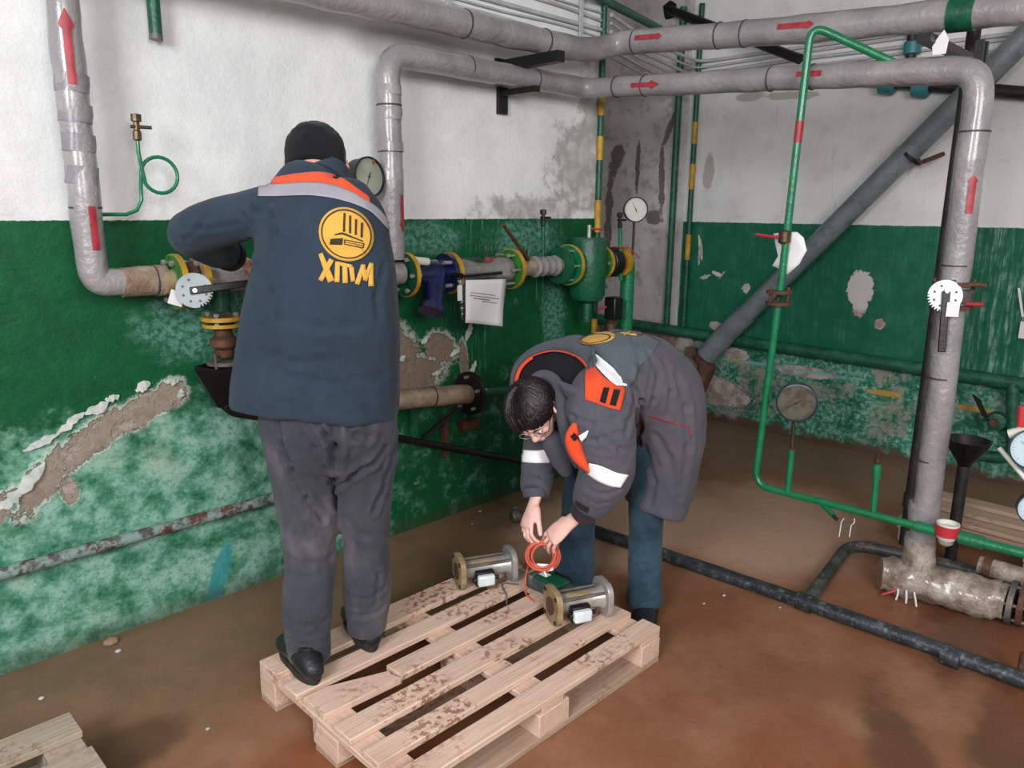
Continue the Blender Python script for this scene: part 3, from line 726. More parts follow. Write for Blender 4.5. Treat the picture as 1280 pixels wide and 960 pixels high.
gauge('pressure_gauge', 'large black-rimmed pressure gauge with a grey dial beside the knit cap', gc, (.12, -1, .08), .083, .07, 'black', 'dialgrey', 2.7,
      [gc + Vector((.0, .02, -.06)), gc + Vector((.0, .03, -.12)), (gc.x, LY, LZ)], 'dullsteel', True)

# right of the man: dark flange, blue strainer, plastic-wrapped valve, tank
t = thing('flanged_joint', 'dark green flange with dull ochre rim just right of the navy jacket', 'flange', (2.09, LY, LZ - .03))
flange(t, (2.085, LY, LZ - .03), (1, 0, 0), .10, .022, 'dkgreen', 'yellow', 6, True)
t = thing('strainer', 'blue enamelled y-shaped strainer with a slanting leg', 'strainer', (2.2, LY, LZ - .03))
zc = LZ - .035
build('body', MB().tube([(2.11, LY, zc), (2.16, LY, zc), (2.22, LY - .01, zc), (2.29, LY, zc), (2.33, LY, zc)], [.075, .048, .066, .056, .056], 24), 'blue', t, smooth=60)
build('slanted_leg', MB().tube([(2.26, LY - .02, zc), (2.19, LY - .08, zc - .11), (2.17, LY - .095, zc - .14)], [.05, .047, .045], 20), 'blue', t)
build('leg_cover', MB().tube([(2.172, LY - .093, zc - .136), (2.158, LY - .10, zc - .16)], [.062, .062], 20), 'blue', t)
for k in range(4):
    a = PI/4 + PI/2*k; build('bolt', MB().cyl((2.27, LY - .075*math.sin(a), zc + .075*math.cos(a)), (2.36, LY - .075*math.sin(a), zc + .075*math.cos(a)), .009), 'steel', t)
build('end_flange', MB().lathe((2.32, LY, zc), (1, 0, 0), [(.05, 0), (.092, 0), (.092, .022), (.05, .022)], 28), 'blue', t)
build('small_pipe', MB().cyl((2.12, LY - .03, zc + .07), (2.2, LY - .03, zc + .06), .018), 'dialwhite', t)
t = thing('flanged_joint', 'plain ochre flange between the blue strainer and the wrapped valve', 'flange', (2.36, LY, zc))
flange(t, (2.345, LY, zc), (1, 0, 0), .098, .02, 'yellow', 'yellow', 4, False)
t = thing('wrapped_valve', 'valve wrapped in clear plastic with a black lever across it', 'valve', (2.5, LY, zc))
build('pipe_body', MB().tube(resample([Vector((2.37, LY, zc)), Vector((2.74, LY, zc))], .02), lambda s: .052 + .012*math.sin(s*9), 20, lump=.1, ls=25), 'silver_film', t, smooth=70)
la, lb = at_y(577, 345, LY - .12), at_y(626, 341, LY - .12)
build('lever', MB().tube([la, la.lerp(lb, .5), lb], [.012, .011, .013], 10, flat=.6), 'black', t); build('spindle', MB().cyl(la, la + Vector((0, .09, 0)), .014), 'black', t)
fo = MB().tube(resample([Vector((2.36, LY, zc)), Vector((2.72, LY, zc))], .02), .068, 20, caps=False, lump=.3, ls=30)
build('plastic_wrap', fo, 'clearfilm', t, smooth=70)
t = thing('air_cock', 'tiny red-handled cock on top of the wrapped valve', 'valve', at_y(609, 330, LY))
pz = at_y(609, 322, LY); build('stem', MB().cyl(pz + Vector((0, 0, -.04)), pz, .008), 'steel', t); build('handle', MB().box(pz + Vector((-.0, -.012, -.012)), .05, .012, .022), 'plastic_red', t, bevel=.003)
build('tip', MB().cyl(pz, pz + Vector((.01, 0, .05)), .005), 'black', t)
# hanging sheet in a plastic pocket
def sheet(c_tl, c_tr, c_bl, c_br, amp, mat, name, par, off=0.0, rows=10):
    rr = []
    for j in range(rows + 1):
        tj = j/rows; row = []
        for i in range(9):
            ti = i/8; p = c_tl.lerp(c_tr, ti).lerp(c_bl.lerp(c_br, ti), tj)
            p = p + Vector((0, -1, 0)) * (amp*math.sin(ti*PI*1.4 + tj*2) * (0.3 + tj) + off)
            row.append(p)
        rr.append(row)
    o = build(name, MB().rings(rr, False, False), mat, par, smooth=80); so = o.modifiers.new('thickness', 'SOLIDIFY'); so.thickness = .0008; return o
t = thing('notice_sheet', 'white sheet with faint typed lines in a plastic pocket below the wrapped valve', 'paper', at_y(603, 350, LY - .13))
yy = LY - .135
P_ = lambda a, b: at_y(a, b, yy)
sheet(P_(582, 350), P_(633, 349), P_(579, 403), P_(628, 408), .012, 'paper', 'paper', t)
sheet(P_(573, 347), P_(636, 347), P_(575, 404), P_(629, 410), .012, 'clearfilm', 'plastic_pocket', t, -.006)
tl = MB()
for j, (y0, x0, x1) in enumerate([(366, 587, 618), (369.5, 586, 622), (373, 590, 612), (377, 602, 622)]):
    x = x0
    while x < x1:
        w = 1.6 + (j*7 + int(x)*3) % 3; a, b = P_(x, y0 + (x - x0)*.12), P_(x + w, y0 + (x + w - x0)*.12)
        o2 = Vector((0, -.0025 - .012*max(math.sin((x-582)/51*PI*1.4 + (y0-350)/54*2), -.2)*(.3 + (y0-350)/54), 0))
        tl.add([a + o2, b + o2, b + o2 + Vector((0, 0, .004)), a + o2 + Vector((0, 0, .004))], [(0, 1, 2, 3)]); x += w + .9
build('typed_lines', tl, 'ink', t, smooth=0)
build('white_tab', MB().box(P_(573, 366) + Vector((0, -.01, 0)), .028, .002, .07), 'paper', t)

t = thing('flanged_joint', 'bright green flange with yellow rim and long steel bolts right of the hanging sheet', 'flange', (2.76, LY, zc))
flange(t, (2.75, LY, zc), (1, 0, 0), .102, .024, 'flange_green', 'yellow', 6, True, .05, .08)
t = thing('ribbed_pipe', 'short pipe with a thick ribbed pale wrap between two green flanges', 'pipe', (2.78, LY, zc))
build('pipe', MB().cyl((2.78, LY, zc), (3.2, LY, zc), .043), 'fibre', t)
lag(t, [Vector((2.93, LY, zc)), Vector((3.11, LY, zc))], lambda s: .052 + .004*math.sin(s*22), 'film', .1, 20, 'ribbed_wrap', .01)
t = thing('lever_valve', 'old valve spindle with a long slanting iron handle above the ribbed pipe', 'valve', (2.86, LY, zc))
ha, hb = at_y(661, 325, LY - .03), at_y(629, 281, LY - .10)
build('handle', MB().tube([ha, ha.lerp(hb, .6), hb], [.011, .012, .010], 8, flat=.6), 'rust', t); build('spindle', MB().lathe((2.87, LY, zc + .03), (0, 0, 1), [(.02, 0), (.02, .02), (.012, .03), (.012, .06)], 12), 'black', t)
b_ = at_y(679, 318, LY); tap('pressure_tap', 'thin dark green tap standing up on the ribbed pipe, its black cock at paint-line height', b_, at_y(679, 283, LY), .009, mat='dkgreen', cockmat='black', lead=[b_ + Vector((0, 0, -.03)), at_y(679, 283, LY)])

t = thing('green_tank', 'upright green cylindrical mud trap with domed bottom near the wall end', 'tank', (3.36, LY - .02, 1.1))
tc = Vector((3.36, LY - .02, 1.12))
build('shell', MB().lathe(tc, UP, [(.01, -.02), (.05, -.012), (.085, .005), (.1, .035), (.1, .335), (.094, .35), (.0, .352)], 32), 'tankgreen', t)
build('drain_pipe', MB().cyl(tc + Vector((0, 0, -.12)), tc, .03), 'dkgreen', t); build('vent_pipe', MB().cyl(tc + Vector((.0, 0, .35)), tc + Vector((0, 0, .42)), .012), 'steel', t)
build('vent_handle', MB().cyl(tc + Vector((-.01, 0, .40)), tc + Vector((.1, -.01, .395)), .006), 'plastic_red', t)
build('left_neck', MB().cyl((3.23, LY, zc), (3.30, LY, zc), .05), 'dkgreen', t); build('right_neck', MB().cyl((3.42, LY, zc), (3.5, LY, zc), .05), 'dkgreen', t)
t = thing('flanged_joint', 'green flange with yellow rim on the left neck of the green tank', 'flange', (3.2, LY, zc))
flange(t, (3.13, LY, zc), (1, 0, 0), .10, .018, 'dkgreen', 'dkgreen', 6, False); flange(t, (3.20, LY, zc), (1, 0, 0), .112, .022, 'green', 'yellow', 6, True, .05, .09)
t = thing('flanged_joint', 'mottled green flange with yellow rim on the right neck of the green tank', 'flange', (3.49, LY, zc))
flange(t, (3.49, LY, zc), (1, 0, 0), .095, .022, 'flange_green', 'yellow', 6, True)
t = thing('ball_valve', 'black ball valve with a long red lever just right of the green tank', 'valve', (3.6, LY, zc))
build('body', MB().lathe((3.53, LY, zc), (1, 0, 0), [(.05, 0), (.085, .02), (.088, .09), (.05, .13)], 24), 'black', t)
build('end_flange', MB().lathe((3.67, LY, zc), (1, 0, 0), [(.05, 0), (.09, 0), (.09, .022), (.05, .022)], 24), 'yellow', t)
build('red_lever', MB().tube([(3.55, LY - .05, zc + .09), (3.63, LY - .1, zc + .085), at_y(800, 323, LY - .16)], .008, 8, flat=.5), 'plastic_red', t)
build('elbow', MB().tube(rounded([(3.69, LY, zc), (3.76, LY, zc), (3.76, LY, zc - .1)], .05), .042, 16), 'green', t, smooth=70)
t = thing('down_pipe', 'thick green pipe dropping from the corner valve behind the bending person', 'pipe', (3.76, LY, .3))
build('pipe', MB().cyl((3.76, LY, zc - .05), (3.76, LY, .25), .042, n=20), 'green', t)
g3 = at_y(795, 262, LY + .02)
gauge('pressure_gauge', 'white-faced pressure gauge high in the corner against stained plaster', g3, (-.6, -.8, .05), .075, .035, 'black', 'dialwhite', .45,
      [g3 + Vector((0, .01, -.07)), g3 + Vector((0, .01, -.2)), g3 + Vector((-.01, .01, -.32)), g3 + Vector((-.1, 0, -.36))], 'black', False)
b_ = at_y(776, 350, LY - .05); tap('pressure_tap', 'thin green tap pipe left of the white corner gauge', b_, at_y(775, 285, LY - .05), .012, lead=[b_, at_y(775, 285, LY - .05)], cockmat='black')
t = thing('junction_box', 'small black box by the corner down pipe with a red tip', 'box', at_y(768, 385, LY))
pz = at_y(767, 385, LY - .05); build('housing', MB().box(pz, .08, .08, .13), 'black', t, bevel=.008); build('red_tip', MB().cyl(at_y(757, 384, LY - .06), at_y(748, 386, LY - .06), .008), 'plastic_red', t)
build('lower_fitting', MB().lathe(pz + Vector((-.02, 0, -.15)), UP, [(.02, 0), (.04, .02), (.04, .06), (.02, .085)], 12), 'brass', t)

# lower return line
ly2 = YL - .18
a_, b_ = at_y(455, 503, ly2), at_y(585, 492, ly2)
t = thing('insulated_pipe', 'short brown-wrapped low pipe on the left wall between the two people', 'pipe', b_)
lag(t, [a_, b_], .048, 'fibre', .12, 14); joint(t, a_.lerp(b_, .62), b_ - a_, .051)
t = thing('blind_flange', 'round black cast flange with pale bolts at the end of the low brown pipe', 'flange', b_)
build('disc', MB().lathe(b_, (1, 0, -.02), [(.05, 0), (.11, 0), (.11, .025), (.05, .05), (.03, .052)], 28), 'black', t)
for k in range(5):
    a = 2*PI*k/5 + .3; build('bolt', MB().cyl(b_ + Vector((-.02, .085*math.cos(a), .085*math.sin(a))), b_ + Vector((.05, .085*math.cos(a), .085*math.sin(a))), .008), 'steel', t)
t = thing('small_pipe', 'thin dark green pipe leaving the black cast flange towards the bending person', 'pipe', b_ + Vector((.05, 0, 0)))
build('pipe', MB().tube([b_ + Vector((.04, 0, 0)), at_y(655, 486, ly2)], .024, 14), 'dkgreen', t); build('pipe_end', MB().cyl(at_y(655, 486, ly2), (3.76, LY, .66), .024), 'dkgreen', t)
t = thing('iron_support', 'rusty angle-iron support frame under the low brown pipe', 'support', at_y(560, 530, YL - .05))
build('diagonal_strut', MB().tube([at_y(578, 508, ly2 + .05), at_y(528, 548, YL - .03)], .012, 6), 'black', t)
build('wall_post', MB().box(at_y(556, 545, YL - .03), .03, .03, .22), 'rust', t); build('upright', MB().box(at_y(516, 530, YL - .02), .04, .03, .2), 'dkgreen', t)
build('foot_plate', MB().box(at_y(586, 530, YL - .03), .12, .04, .05), 'rust', t)
t = thing('sloping_pipe', 'thin black pipe sloping down along the left wall between the two people', 'pipe', at_y(500, 548, YL - .06))
build('pipe', MB().tube([at_y(430, 533, YL - .05), at_y(500, 548, YL - .06), at_y(655, 577, YL - .09), Vector((3.5, YL - .1, .03))], .018, 10), 'black', t)

# rusty conduit along the foot of the left wall
t = thing('rusty_conduit', 'flaking rust and turquoise conduit running along the lower left wall', 'pipe', (0, YL - .03, .387))
build('conduit', MB().tube(resample([Vector((-2.5, YL - .025, .38)), Vector((1.7, YL - .025, .387))], .05), .024, 10, lump=.15, ls=20), 'conduit', t, smooth=70)
for x_ in (.2,): build('clip', MB().box((x_, YL - .026, .387), .02, .054, .052), 'rust', t, bevel=.003)

# striped conduits
def striped(name, label, a, b, r, cuts):
    a = Vector(a); b = Vector(b); t = thing(name, label, 'pipe', b); prev = 0
    build('pipe', MB().cyl(a, b, r, n=12), 'dkgreen', t)
    for s0_, s1_, m_ in cuts: build('paint_band', MB().cyl(a.lerp(b, s0_), a.lerp(b, s1_), r + .0015, n=12), m_, t)
    return t
zt = lambda py: at_y(746, py, YL - .02).z
z0, z1 = 3.1, 1.0
def fr(py, x=747): return (z0 - at_y(x, py, YL - .02).z) / (z0 - z1)
striped('striped_conduit', 'green conduit with ochre bands running up the end edge of the left wall', (3.655, YL - .02, z0), (3.655, YL - .02, z1), .018,
        [(fr(115), fr(144), 'yellow'), (fr(170), fr(200), 'yellow'), (fr(250), fr(290), 'yellow'), (fr(398), fr(415), 'yellow')])
yv = at_x(864, 240, XR - .03).y; z0, z1 = 3.1, .72
def fr2(py): return (z0 - at_x(864, py, XR - .03).z) / (z0 - z1)
striped('striped_conduit', 'green conduit with ochre bands on the right wall beside the overhead pipes', (XR - .03, yv, z0), (XR - .03, yv, z1), .02,
        [(fr2(153), fr2(180), 'yellow'), (fr2(205), fr2(237), 'yellow'), (fr2(293), fr2(325), 'yellow')])
yv = at_x(842, 240, XR - .04).y
t = thing('vertical_pipe', 'plain dark green vertical pipe in the corner, left of the banded conduit', 'pipe', (XR - .04, yv, .72)); build('pipe', MB().cyl((XR - .04, yv, 3.1), (XR - .04, yv, .70), .026), 'wallpipe_green', t)
# ------------------------------------------------------------------ right side
# green instrument line: loop out of the lower overhead pipe, down, along, with taps and a gauge
IX = 3.22
ip = [at_x(1121, 80, 3.33), at_x(1016, 33, 3.24), at_x(1003, 60, IX), at_x(990, 200, IX), at_x(974, 350, IX)]
t = thing('instrument_pipe', 'slim bright green pipe looping off the overhead pipe and dropping to a small flange', 'pipe', ip[-1])
build('pipe', MB().tube(rounded([at_x(1121, 80, 3.36), at_x(1014, 31, IX), at_x(975, 366, IX)], .07, 8), .0165, 14), 'green', t, smooth=70)
a_ = at_x(1014, 31, IX).lerp(at_x(975, 366, IX), .34); b_ = at_x(1014, 31, IX).lerp(at_x(975, 366, IX), .42); build('red_band', MB().cyl(a_, b_, .0172), 'red', t)
c_ = at_x(974, 367, IX); build('upper_flange', MB().lathe(c_, UP, [(.017, 0), (.055, 0), (.055, .014), (.017, .016)], 24), 'rust', t)
t = thing('instrument_pipe', 'slim bright green pipe bending from the rusty flange out to the right at knee height', 'pipe', at_x(973, 376, IX))
c2 = at_x(973, 377, IX); build('lower_flange', MB().lathe(c2, UP, [(.017, -.014), (.055, -.014), (.055, 0), (.017, .0)], 24), 'rust', t)
e1 = at_x(944, 612, IX); e2 = at_x(1160, 661, IX); e3 = at_x(1300, 697, IX)
build('pipe', MB().tube(rounded([c2, at_x(943, 606, IX), at_x(985, 617, IX), e2], .10, 8), .0165, 14), 'green', t, smooth=70)
build('pipe_run', MB().cyl(e2, e3, .019), 'green', t)
build('coupling', MB().cyl(e2.lerp(e3, -.12), e2.lerp(e3, .08), .023), 'green', t); build('coupling', MB().cyl(e2.lerp(e3, .3), e2.lerp(e3, .52), .026), 'green', t)
for k in range(3):
    a = 2*PI*k/3 + .5; p = c_ + Vector((math.cos(a)*.042, math.sin(a)*.042, 0)); build('flange_bolt', MB().cyl(p + Vector((0, 0, -.035)), p + Vector((0, 0, .03)), .007), 'rust', t)
n0 = at_x(1030, 632, IX); n1 = at_x(1042, 645, IX - .06)
build('nozzle', MB().tube([n0, n1], [.014, .012], 10), 'green', t); build('nozzle_cap', MB().cyl(n1, n1.lerp(n0, -.3), .009), 'brass', t)
s0 = at_x(984, 617, IX); s1 = at_x(990, 562, IX); gcen = at_x(996, 504, IX - .03)
build('gauge_stem', MB().cyl(s0, s1, .014), 'green', t)
build('tap_stem', MB().tube([at_x(1091, 643, IX), at_x(1096, 590, IX)], .012, 10), 'green', t); build('tap_stem', MB().cyl(at_x(1095.5, 598, IX), at_x(1096.5, 580, IX), .017), 'green', t)
build('tap_cock', MB().lathe(at_x(1096.5, 580, IX), UP, [(.010, 0), (.012, .01), (.016, .012), (.016, .025), (.009, .028), (.009, .048)], 10), 'brass', t)
for k in range(2):
    q = at_x(1055 + 13*k, 648, IX); build('dripping_thread', MB().tube([q, q + Vector((.0, .01 - .012*k, -.02)), q + Vector((0, .01, -.035)), q + Vector((0, .012, -.09))], .0022, 6), 'paper', t)
gauge('pressure_gauge', 'dark-faced pressure gauge standing on the knee-high green pipe', gcen, (-.85, -.42, -.08), .088, .05, 'navyrim', 'darkdial', 2.2,
      [gcen + Vector((.03, .02, -.075)), s1 + Vector((0, 0, -.02))], 'brass', False)
# red handled valve and the paper on it
vp = at_x(981, 296, IX)
t = thing('ball_valve', 'small brass valve with a red handle on the upper green instrument pipe', 'valve', vp)
build('body', MB().lathe(vp + Vector((0, 0, -.03)), UP, [(.02, 0), (.027, .008), (.027, .052), (.02, .06)], 12), 'brass', t)
build('handle', MB().tube([vp + Vector((-.01, 0, 0)), at_x(966, 296, IX - .02), at_x(945, 293, IX - .02)], .009, 8, flat=.7), 'plastic_red', t)
pp = lambda a, b: at_x(a, b, IX - .035)
def paper_poly(name, pts, mat, par, dx_=0, wob=.008):
    c = sum((Vector(p) for p in pts), Vector()) / len(pts); mb = MB(); N = len(pts); rings = []
    for s_ in (1, .66, .33, .03): rings.append([c.lerp(Vector(p), s_) + Vector((wob*noise.noise(Vector(p)*30*s_), wob*noise.noise(Vector(p)*22*s_ + Vector((5, 0, 0))), 0)) for p in pts])
    mb.rings(rings, True, False); mb.f.append(tuple(range(3*N, 4*N)))
    o = build(name, mb, mat, par, smooth=60); so = o.modifiers.new('thickness', 'SOLIDIFY'); so.thickness = .0008; return o
t = thing('paper_note', 'torn white paper stuck behind the red-handled valve', 'paper', pp(990, 310))
ppb = lambda a, b: at_x(a, b, IX + .022)
paper_poly('paper', [ppb(*q) for q in [(967, 292), (978, 290), (996, 290), (1004, 297), (1009, 313), (1004, 322), (998, 330), (986, 343), (975, 337), (965, 332), (972, 320), (970, 305)]], 'paper', t)

# diagonal drain pipe on the right wall
d0 = at_x(1300, 28, 5.10); d1 = at_x(900, 425, 5.10); d2 = at_x(888, 440, 5.08)
t = thing('diagonal_pipe', 'thick blue-grey sewer pipe running diagonally down the right wall', 'pipe', (5.1, d1.y, d1.z))
dd = (d0 - d1); 
build('pipe', MB().tube([d1, d0], .068, 24), 'bluegrey', t); build('socket', MB().tube([d1.lerp(d0, .02), d1.lerp(d0, .11)], [.078, .078], 24), 'bluegrey', t)
build('lower_socket', MB().tube([d2 - dd.normalized()*.05, d1.lerp(d0, .03)], [.08, .08], 24), 'bluegrey', t)
hb_ = at_x(1140, 196, 5.10); build('clamp_ring', MB().tube([hb_ - dd.normalized()*.01, hb_ + dd.normalized()*.01], .074, 24), 'black', t)
build('wall_hook', MB().tube([hb_ + Vector((0, -.07, -.03)), Vector((XR, hb_.y - .12, hb_.z + .02))], .014, 8), 'rust', t)
fl = at_z(876, 520, 0.0); fl = Vector((5.05, d2.y + .12, 0))
build('cast_iron_foot', MB().tube([d2 - dd.normalized()*.04, d2 - dd.normalized()*.1, Vector((5.08, d2.y + .02, .46)), Vector((5.08, d2.y + .10, .25)), Vector((5.08, d2.y + .12, 0))], [.074, .07, .07, .068, .068], 20), 'rust', t, label='dark rusty cast iron foot')

# green pipe along the right wall and the valve branch under it
w0 = at_x(770, 399, XR - .06); w1 = at_x(1300, 482, XR - .06)
zw0, zw1 = .70, .63
t = thing('wall_pipe', 'thick dark green pipe running level along the right wall below the painted field', 'pipe', (XR - .06, 2, .64))
build('pipe', MB().tube([Vector((XR - .06, 4.5, zw0)), Vector((XR - .06, .3, zw1))], .042, 16, lump=.03), 'wallpipe_green', t, smooth=70)
t = thing('branch_pipe', 'dark green pipe branch with a corroded gate valve below the right wall pipe', 'pipe', at_x(1262, 520, XR - .07))
q_ = [at_x(1266, 478, XR - .07), at_x(1266, 540, XR - .07), at_x(1235, 575, XR - .07)]
build('branch', MB().tube(rounded([q_[0], at_x(1266, 574, XR - .07), at_x(1226, 569, XR - .07)], .08), .036, 16), 'wallpipe_green', t, smooth=70)
vv = at_x(1244, 527, XR - .14); build('valve_body', MB().lathe(vv + Vector((.06, 0, 0)), (-1, -.1, .0), [(.05, 0), (.06, .03), (.05, .07), (.03, .075)], 18), 'wallpipe_green', t)
build('spindle_nut', MB().cyl(vv + Vector((-.01, 0, 0)), vv + Vector((-.04, 0, 0)), .022), 'rust', t); build('handle', MB().prism(vv + Vector((-.02, .05, .03)), (0, 1, .0), (0, 0, 1), [(-.03, -.04), (.02, 0), (.09, .12), (.04, .09)], .012), 'black', t)

# cast valve at the corner wall foot (crumbling masonry there)
t = thing('wall_stub', 'rusty cut-off pipe stub in crumbling masonry left of the diagonal pipe foot', 'pipe stub', at_x(863, 440, XR - .02))
build('stub', MB().cyl(Vector((XR, at_x(863, 440, XR).y, at_x(863, 440, XR).z)), at_x(863, 440, XR - .12), .05), 'rust', t)

# funnel with a long black pipe
fx, fy = 3.822, .88
t = thing('standing_funnel', 'black funnel on a tall black pipe standing right of the big grey stand pipe', 'funnel', (fx, fy, 0))
build('pipe', MB().cyl((fx, fy, 0), (fx, fy, .50), .026), 'blackpipe', t)
build('cone', MB().lathe((fx, fy, .49), UP, [(.027, 0), (.032, .015), (.088, .10), (.098, .125), (.09, .125), (.03, .02)], 24, False), 'black', t)
t = thing('black_pipe', 'tall black pipe standing right behind the big grey stand pipe', 'pipe', (3.9, 1.105, 0))
build('pipe', MB().cyl((3.9, 1.105, 0), (3.9, 1.10, 2.9), .028), 'blackpipe', t); build('coupling', MB().cyl((3.9, 1.105, .2), (3.9, 1.105, .27), .034), 'blackpipe', t)
t = thing('thin_pipe', 'thin dark conduit running close beside the upper half of the grey stand pipe', 'pipe', (3.42, .93, 1.2))
build('pipe', MB().tube([at_x(1195, 88, 3.42), at_x(1206, 110, 3.42), at_x(1196, 250, 3.42), at_x(1180, 360, 3.42)], .008, 8), 'black', t, smooth=70)

# butterfly valve on the right stand pipe
vc = at_x(1181, 370, 3.27)
t = thing('butterfly_valve', 'butterfly valve with toothed white disc and hanging black lever on the right stand pipe', 'valve', (3.36, .9, vc.z))
build('valve_body', MB().lathe((3.36, .9, vc.z - .03), UP, [(.05, 0), (.072, .004), (.072, .05), (.05, .056)], 24), 'dullsteel', t)
for dz in (-.045, .045): 
    build('flange', MB().lathe((3.36, .9, vc.z + dz - .01), UP, [(.05, 0), (.076, 0), (.076, .014), (.05, .016)], 24), 'rust', t)
for k, (dx_, dy_) in enumerate(((.03, -.075), (.07, -.03), (-.03, .075), (-.075, -.02))):
    build('bolt', MB().cyl((3.36 + dx_*.85, .9 + dy_*.85, vc.z - .062), (3.36 + dx_*.85, .9 + dy_*.85, vc.z + .062), .006), 'rust', t)
nrm = Vector((-.85, -.5, .12)); sn = nrm.normalized()
build('spindle', MB().cyl((3.36, .9, vc.z), vc, .014), 'steel', t)
toothed(vc, .062, nrm, (0, 0, 1), 'white_plate', t, 1.5, 2.9)
l0 = vc + sn*.012 + Vector((0, 0, .018)); l1 = at_x(1177, 440, 3.25)
u_, v_, w_ = basis(l1 - l0, nrm); build('lever', MB().box((l0 + l1)/2, .010, .028, (l1 - l0).length, (u_, v_, w_)), 'black', t, bevel=.003); build('lever_pin', MB().cyl(l0 + sn*.004, l0 + sn*.012, .008), 'steel', t)
tg = at_x(1191, 387, 3.26); build('paper_tag', MB().box(tg, .002, .045, .055, (sn, UP.cross(sn), UP)), 'paper', t)
for (yy_, zz_, m_) in ((-.09, .045, 'rust'), (-.09, -.03, 'red')): build('lock_pin', MB().cyl((3.33, .9 + yy_ + .03, vc.z + zz_), (3.33, .9 + yy_ - .03, vc.z + zz_ + .002), .009), m_, t)

# small things on the overhead pipe and right wall
t = thing('paper_tag', 'small scorched white tag tied on top of the lower overhead pipe', 'tag', at_x(1173, 65, 3.34))
build('tag', MB().prism(at_x(1166, 69, 3.31), (0, -1, 0), (0, 0, 1), [(0, 0), (.045, 0), (.05, .05), (.03, .085), (.01, .06), (-.005, .03)], .002), 'paper', t)
t = thing('black_pipe', 'black plastic pipe on the right wall with turquoise couplings', 'pipe', RW(1150, 105, .06))
a_, b_ = at_x(1050, 97, XR - .05), at_x(1310, 119, XR - .05)
build('pipe', MB().cyl(a_, b_, .037), 'blackpipe', t)
for px in (1110, 1152): c_ = at_x(px, 101 + (px - 1060)*.085, XR - .05); build('coupling', MB().lathe(c_ + Vector((0, .05, 0)), b_ - a_, [(.04, 0), (.052, .006), (.052, .09), (.04, .1)], 18), 'teal', t)
t = thing('black_pipe', 'short black vertical pipe with a turquoise coupling above the wall couplings', 'pipe', RW(1140, 50, .06))
c_ = at_x(1140, 62, XR - .05); build('pipe', MB().cyl(at_x(1136, 100, XR - .05), at_x(1142, 25, XR - .05), .03), 'blackpipe', t); build('coupling', MB().lathe(c_ + Vector((0, 0, -.03)), UP, [(.035, 0), (.05, .006), (.05, .07), (.035, .08)], 18), 'teal', t)
t = thing('black_pipe', 'black pipe coming out of a hole high in the right wall', 'pipe', RW(845, 15, .05))
a_ = at_x(836, 12, XR - .02); b_ = at_x(1000, 74, XR - .30); build('pipe', MB().cyl(a_, b_, .032), 'black', t)
t = thing('wall_hole', 'dark ragged pipe hole high in the right wall', 'hole', a_)
build('rim', MB().tube([a_ + Vector((.01, -.0, 0)), a_ + Vector((.035, 0, 0))], .06, 12, lump=.4, ls=30), 'black', t)
t = thing('green_pipe', 'dark green pipe high across the white corner above the grey pipes', 'pipe', at_x(830, 40, XR - .2))
build('pipe', MB().cyl(at_y(735, -10, YL - .1), at_x(840, 44, XR - .4), .024), 'wallpipe_green', t)
# cable runs: along the left wall, then over the recess and along the right wall
CO = ['topmost', 'second from top', 'third from top', 'third from bottom', 'second from bottom', 'lowest']
cab = [(-30, -34), (-22, -24), (-12, -16), (-3, -7), (6, 2), (15, 10)]
for k, (dl, dr) in enumerate(cab):
    t = None
    zL = 2.72 - .045*k; zR = 2.70 - .042*k; mb = MB()
    pts = [Vector((3.72, YL - .02, zL - .01)), Vector((4.3, YL + .12 + .02*k, zR - .03 + .01*k)), Vector((XR - .015, YL + .35 + .03*k, zR)), Vector((XR - .015, 2.5, zR + .012*math.sin(k))), Vector((XR - .015, 1.2, zR - .01*math.cos(k*3))), Vector((XR - .015, -.3, zR))]
    lp = [Vector((1.4, YL - .012, zL + .02)), Vector((2.2, YL - .012, zL + .012*math.sin(k*5))), Vector((2.9, YL - .012, zL + .014*math.sin(k*2))), Vector((3.3, YL - .012, zL - .012*math.cos(k*3))), Vector((3.69, YL - .012, zL - .01))]
    o = build('cable', MB().tube(rounded(lp, .3, 5), .006 + .003*(k % 3), 8, hint=(0, 0, 1)), 'cable', None, smooth=70)
    tag(o, CO[k] + ' of the whitewashed cables strung high along the left wall', 'cable', 'whitewashed cables on the left wall')
    o = build('cable', MB().tube(rounded(pts, .15, 4), .0085 if k % 2 else .012, 8, hint=(0, 0, 1)), 'cable', None, smooth=70)
    tag(o, CO[k] + ' of the whitewashed cables crossing the corner to the right wall', 'cable', 'whitewashed cables on the right wall')
for k, (x_, yy_) in enumerate(((2.5, 0), (3.45, 0))):
    t = thing('cable_clip', ('left' if k == 0 else 'right') + ' whitewashed strip clamping the cables high on the left wall', 'clip', (x_, YL, 2.6), 'cable clips on the left wall'); build('strip', MB().box((x_, YL - .026, 2.61), .022, .012, .3), 'cable', t)

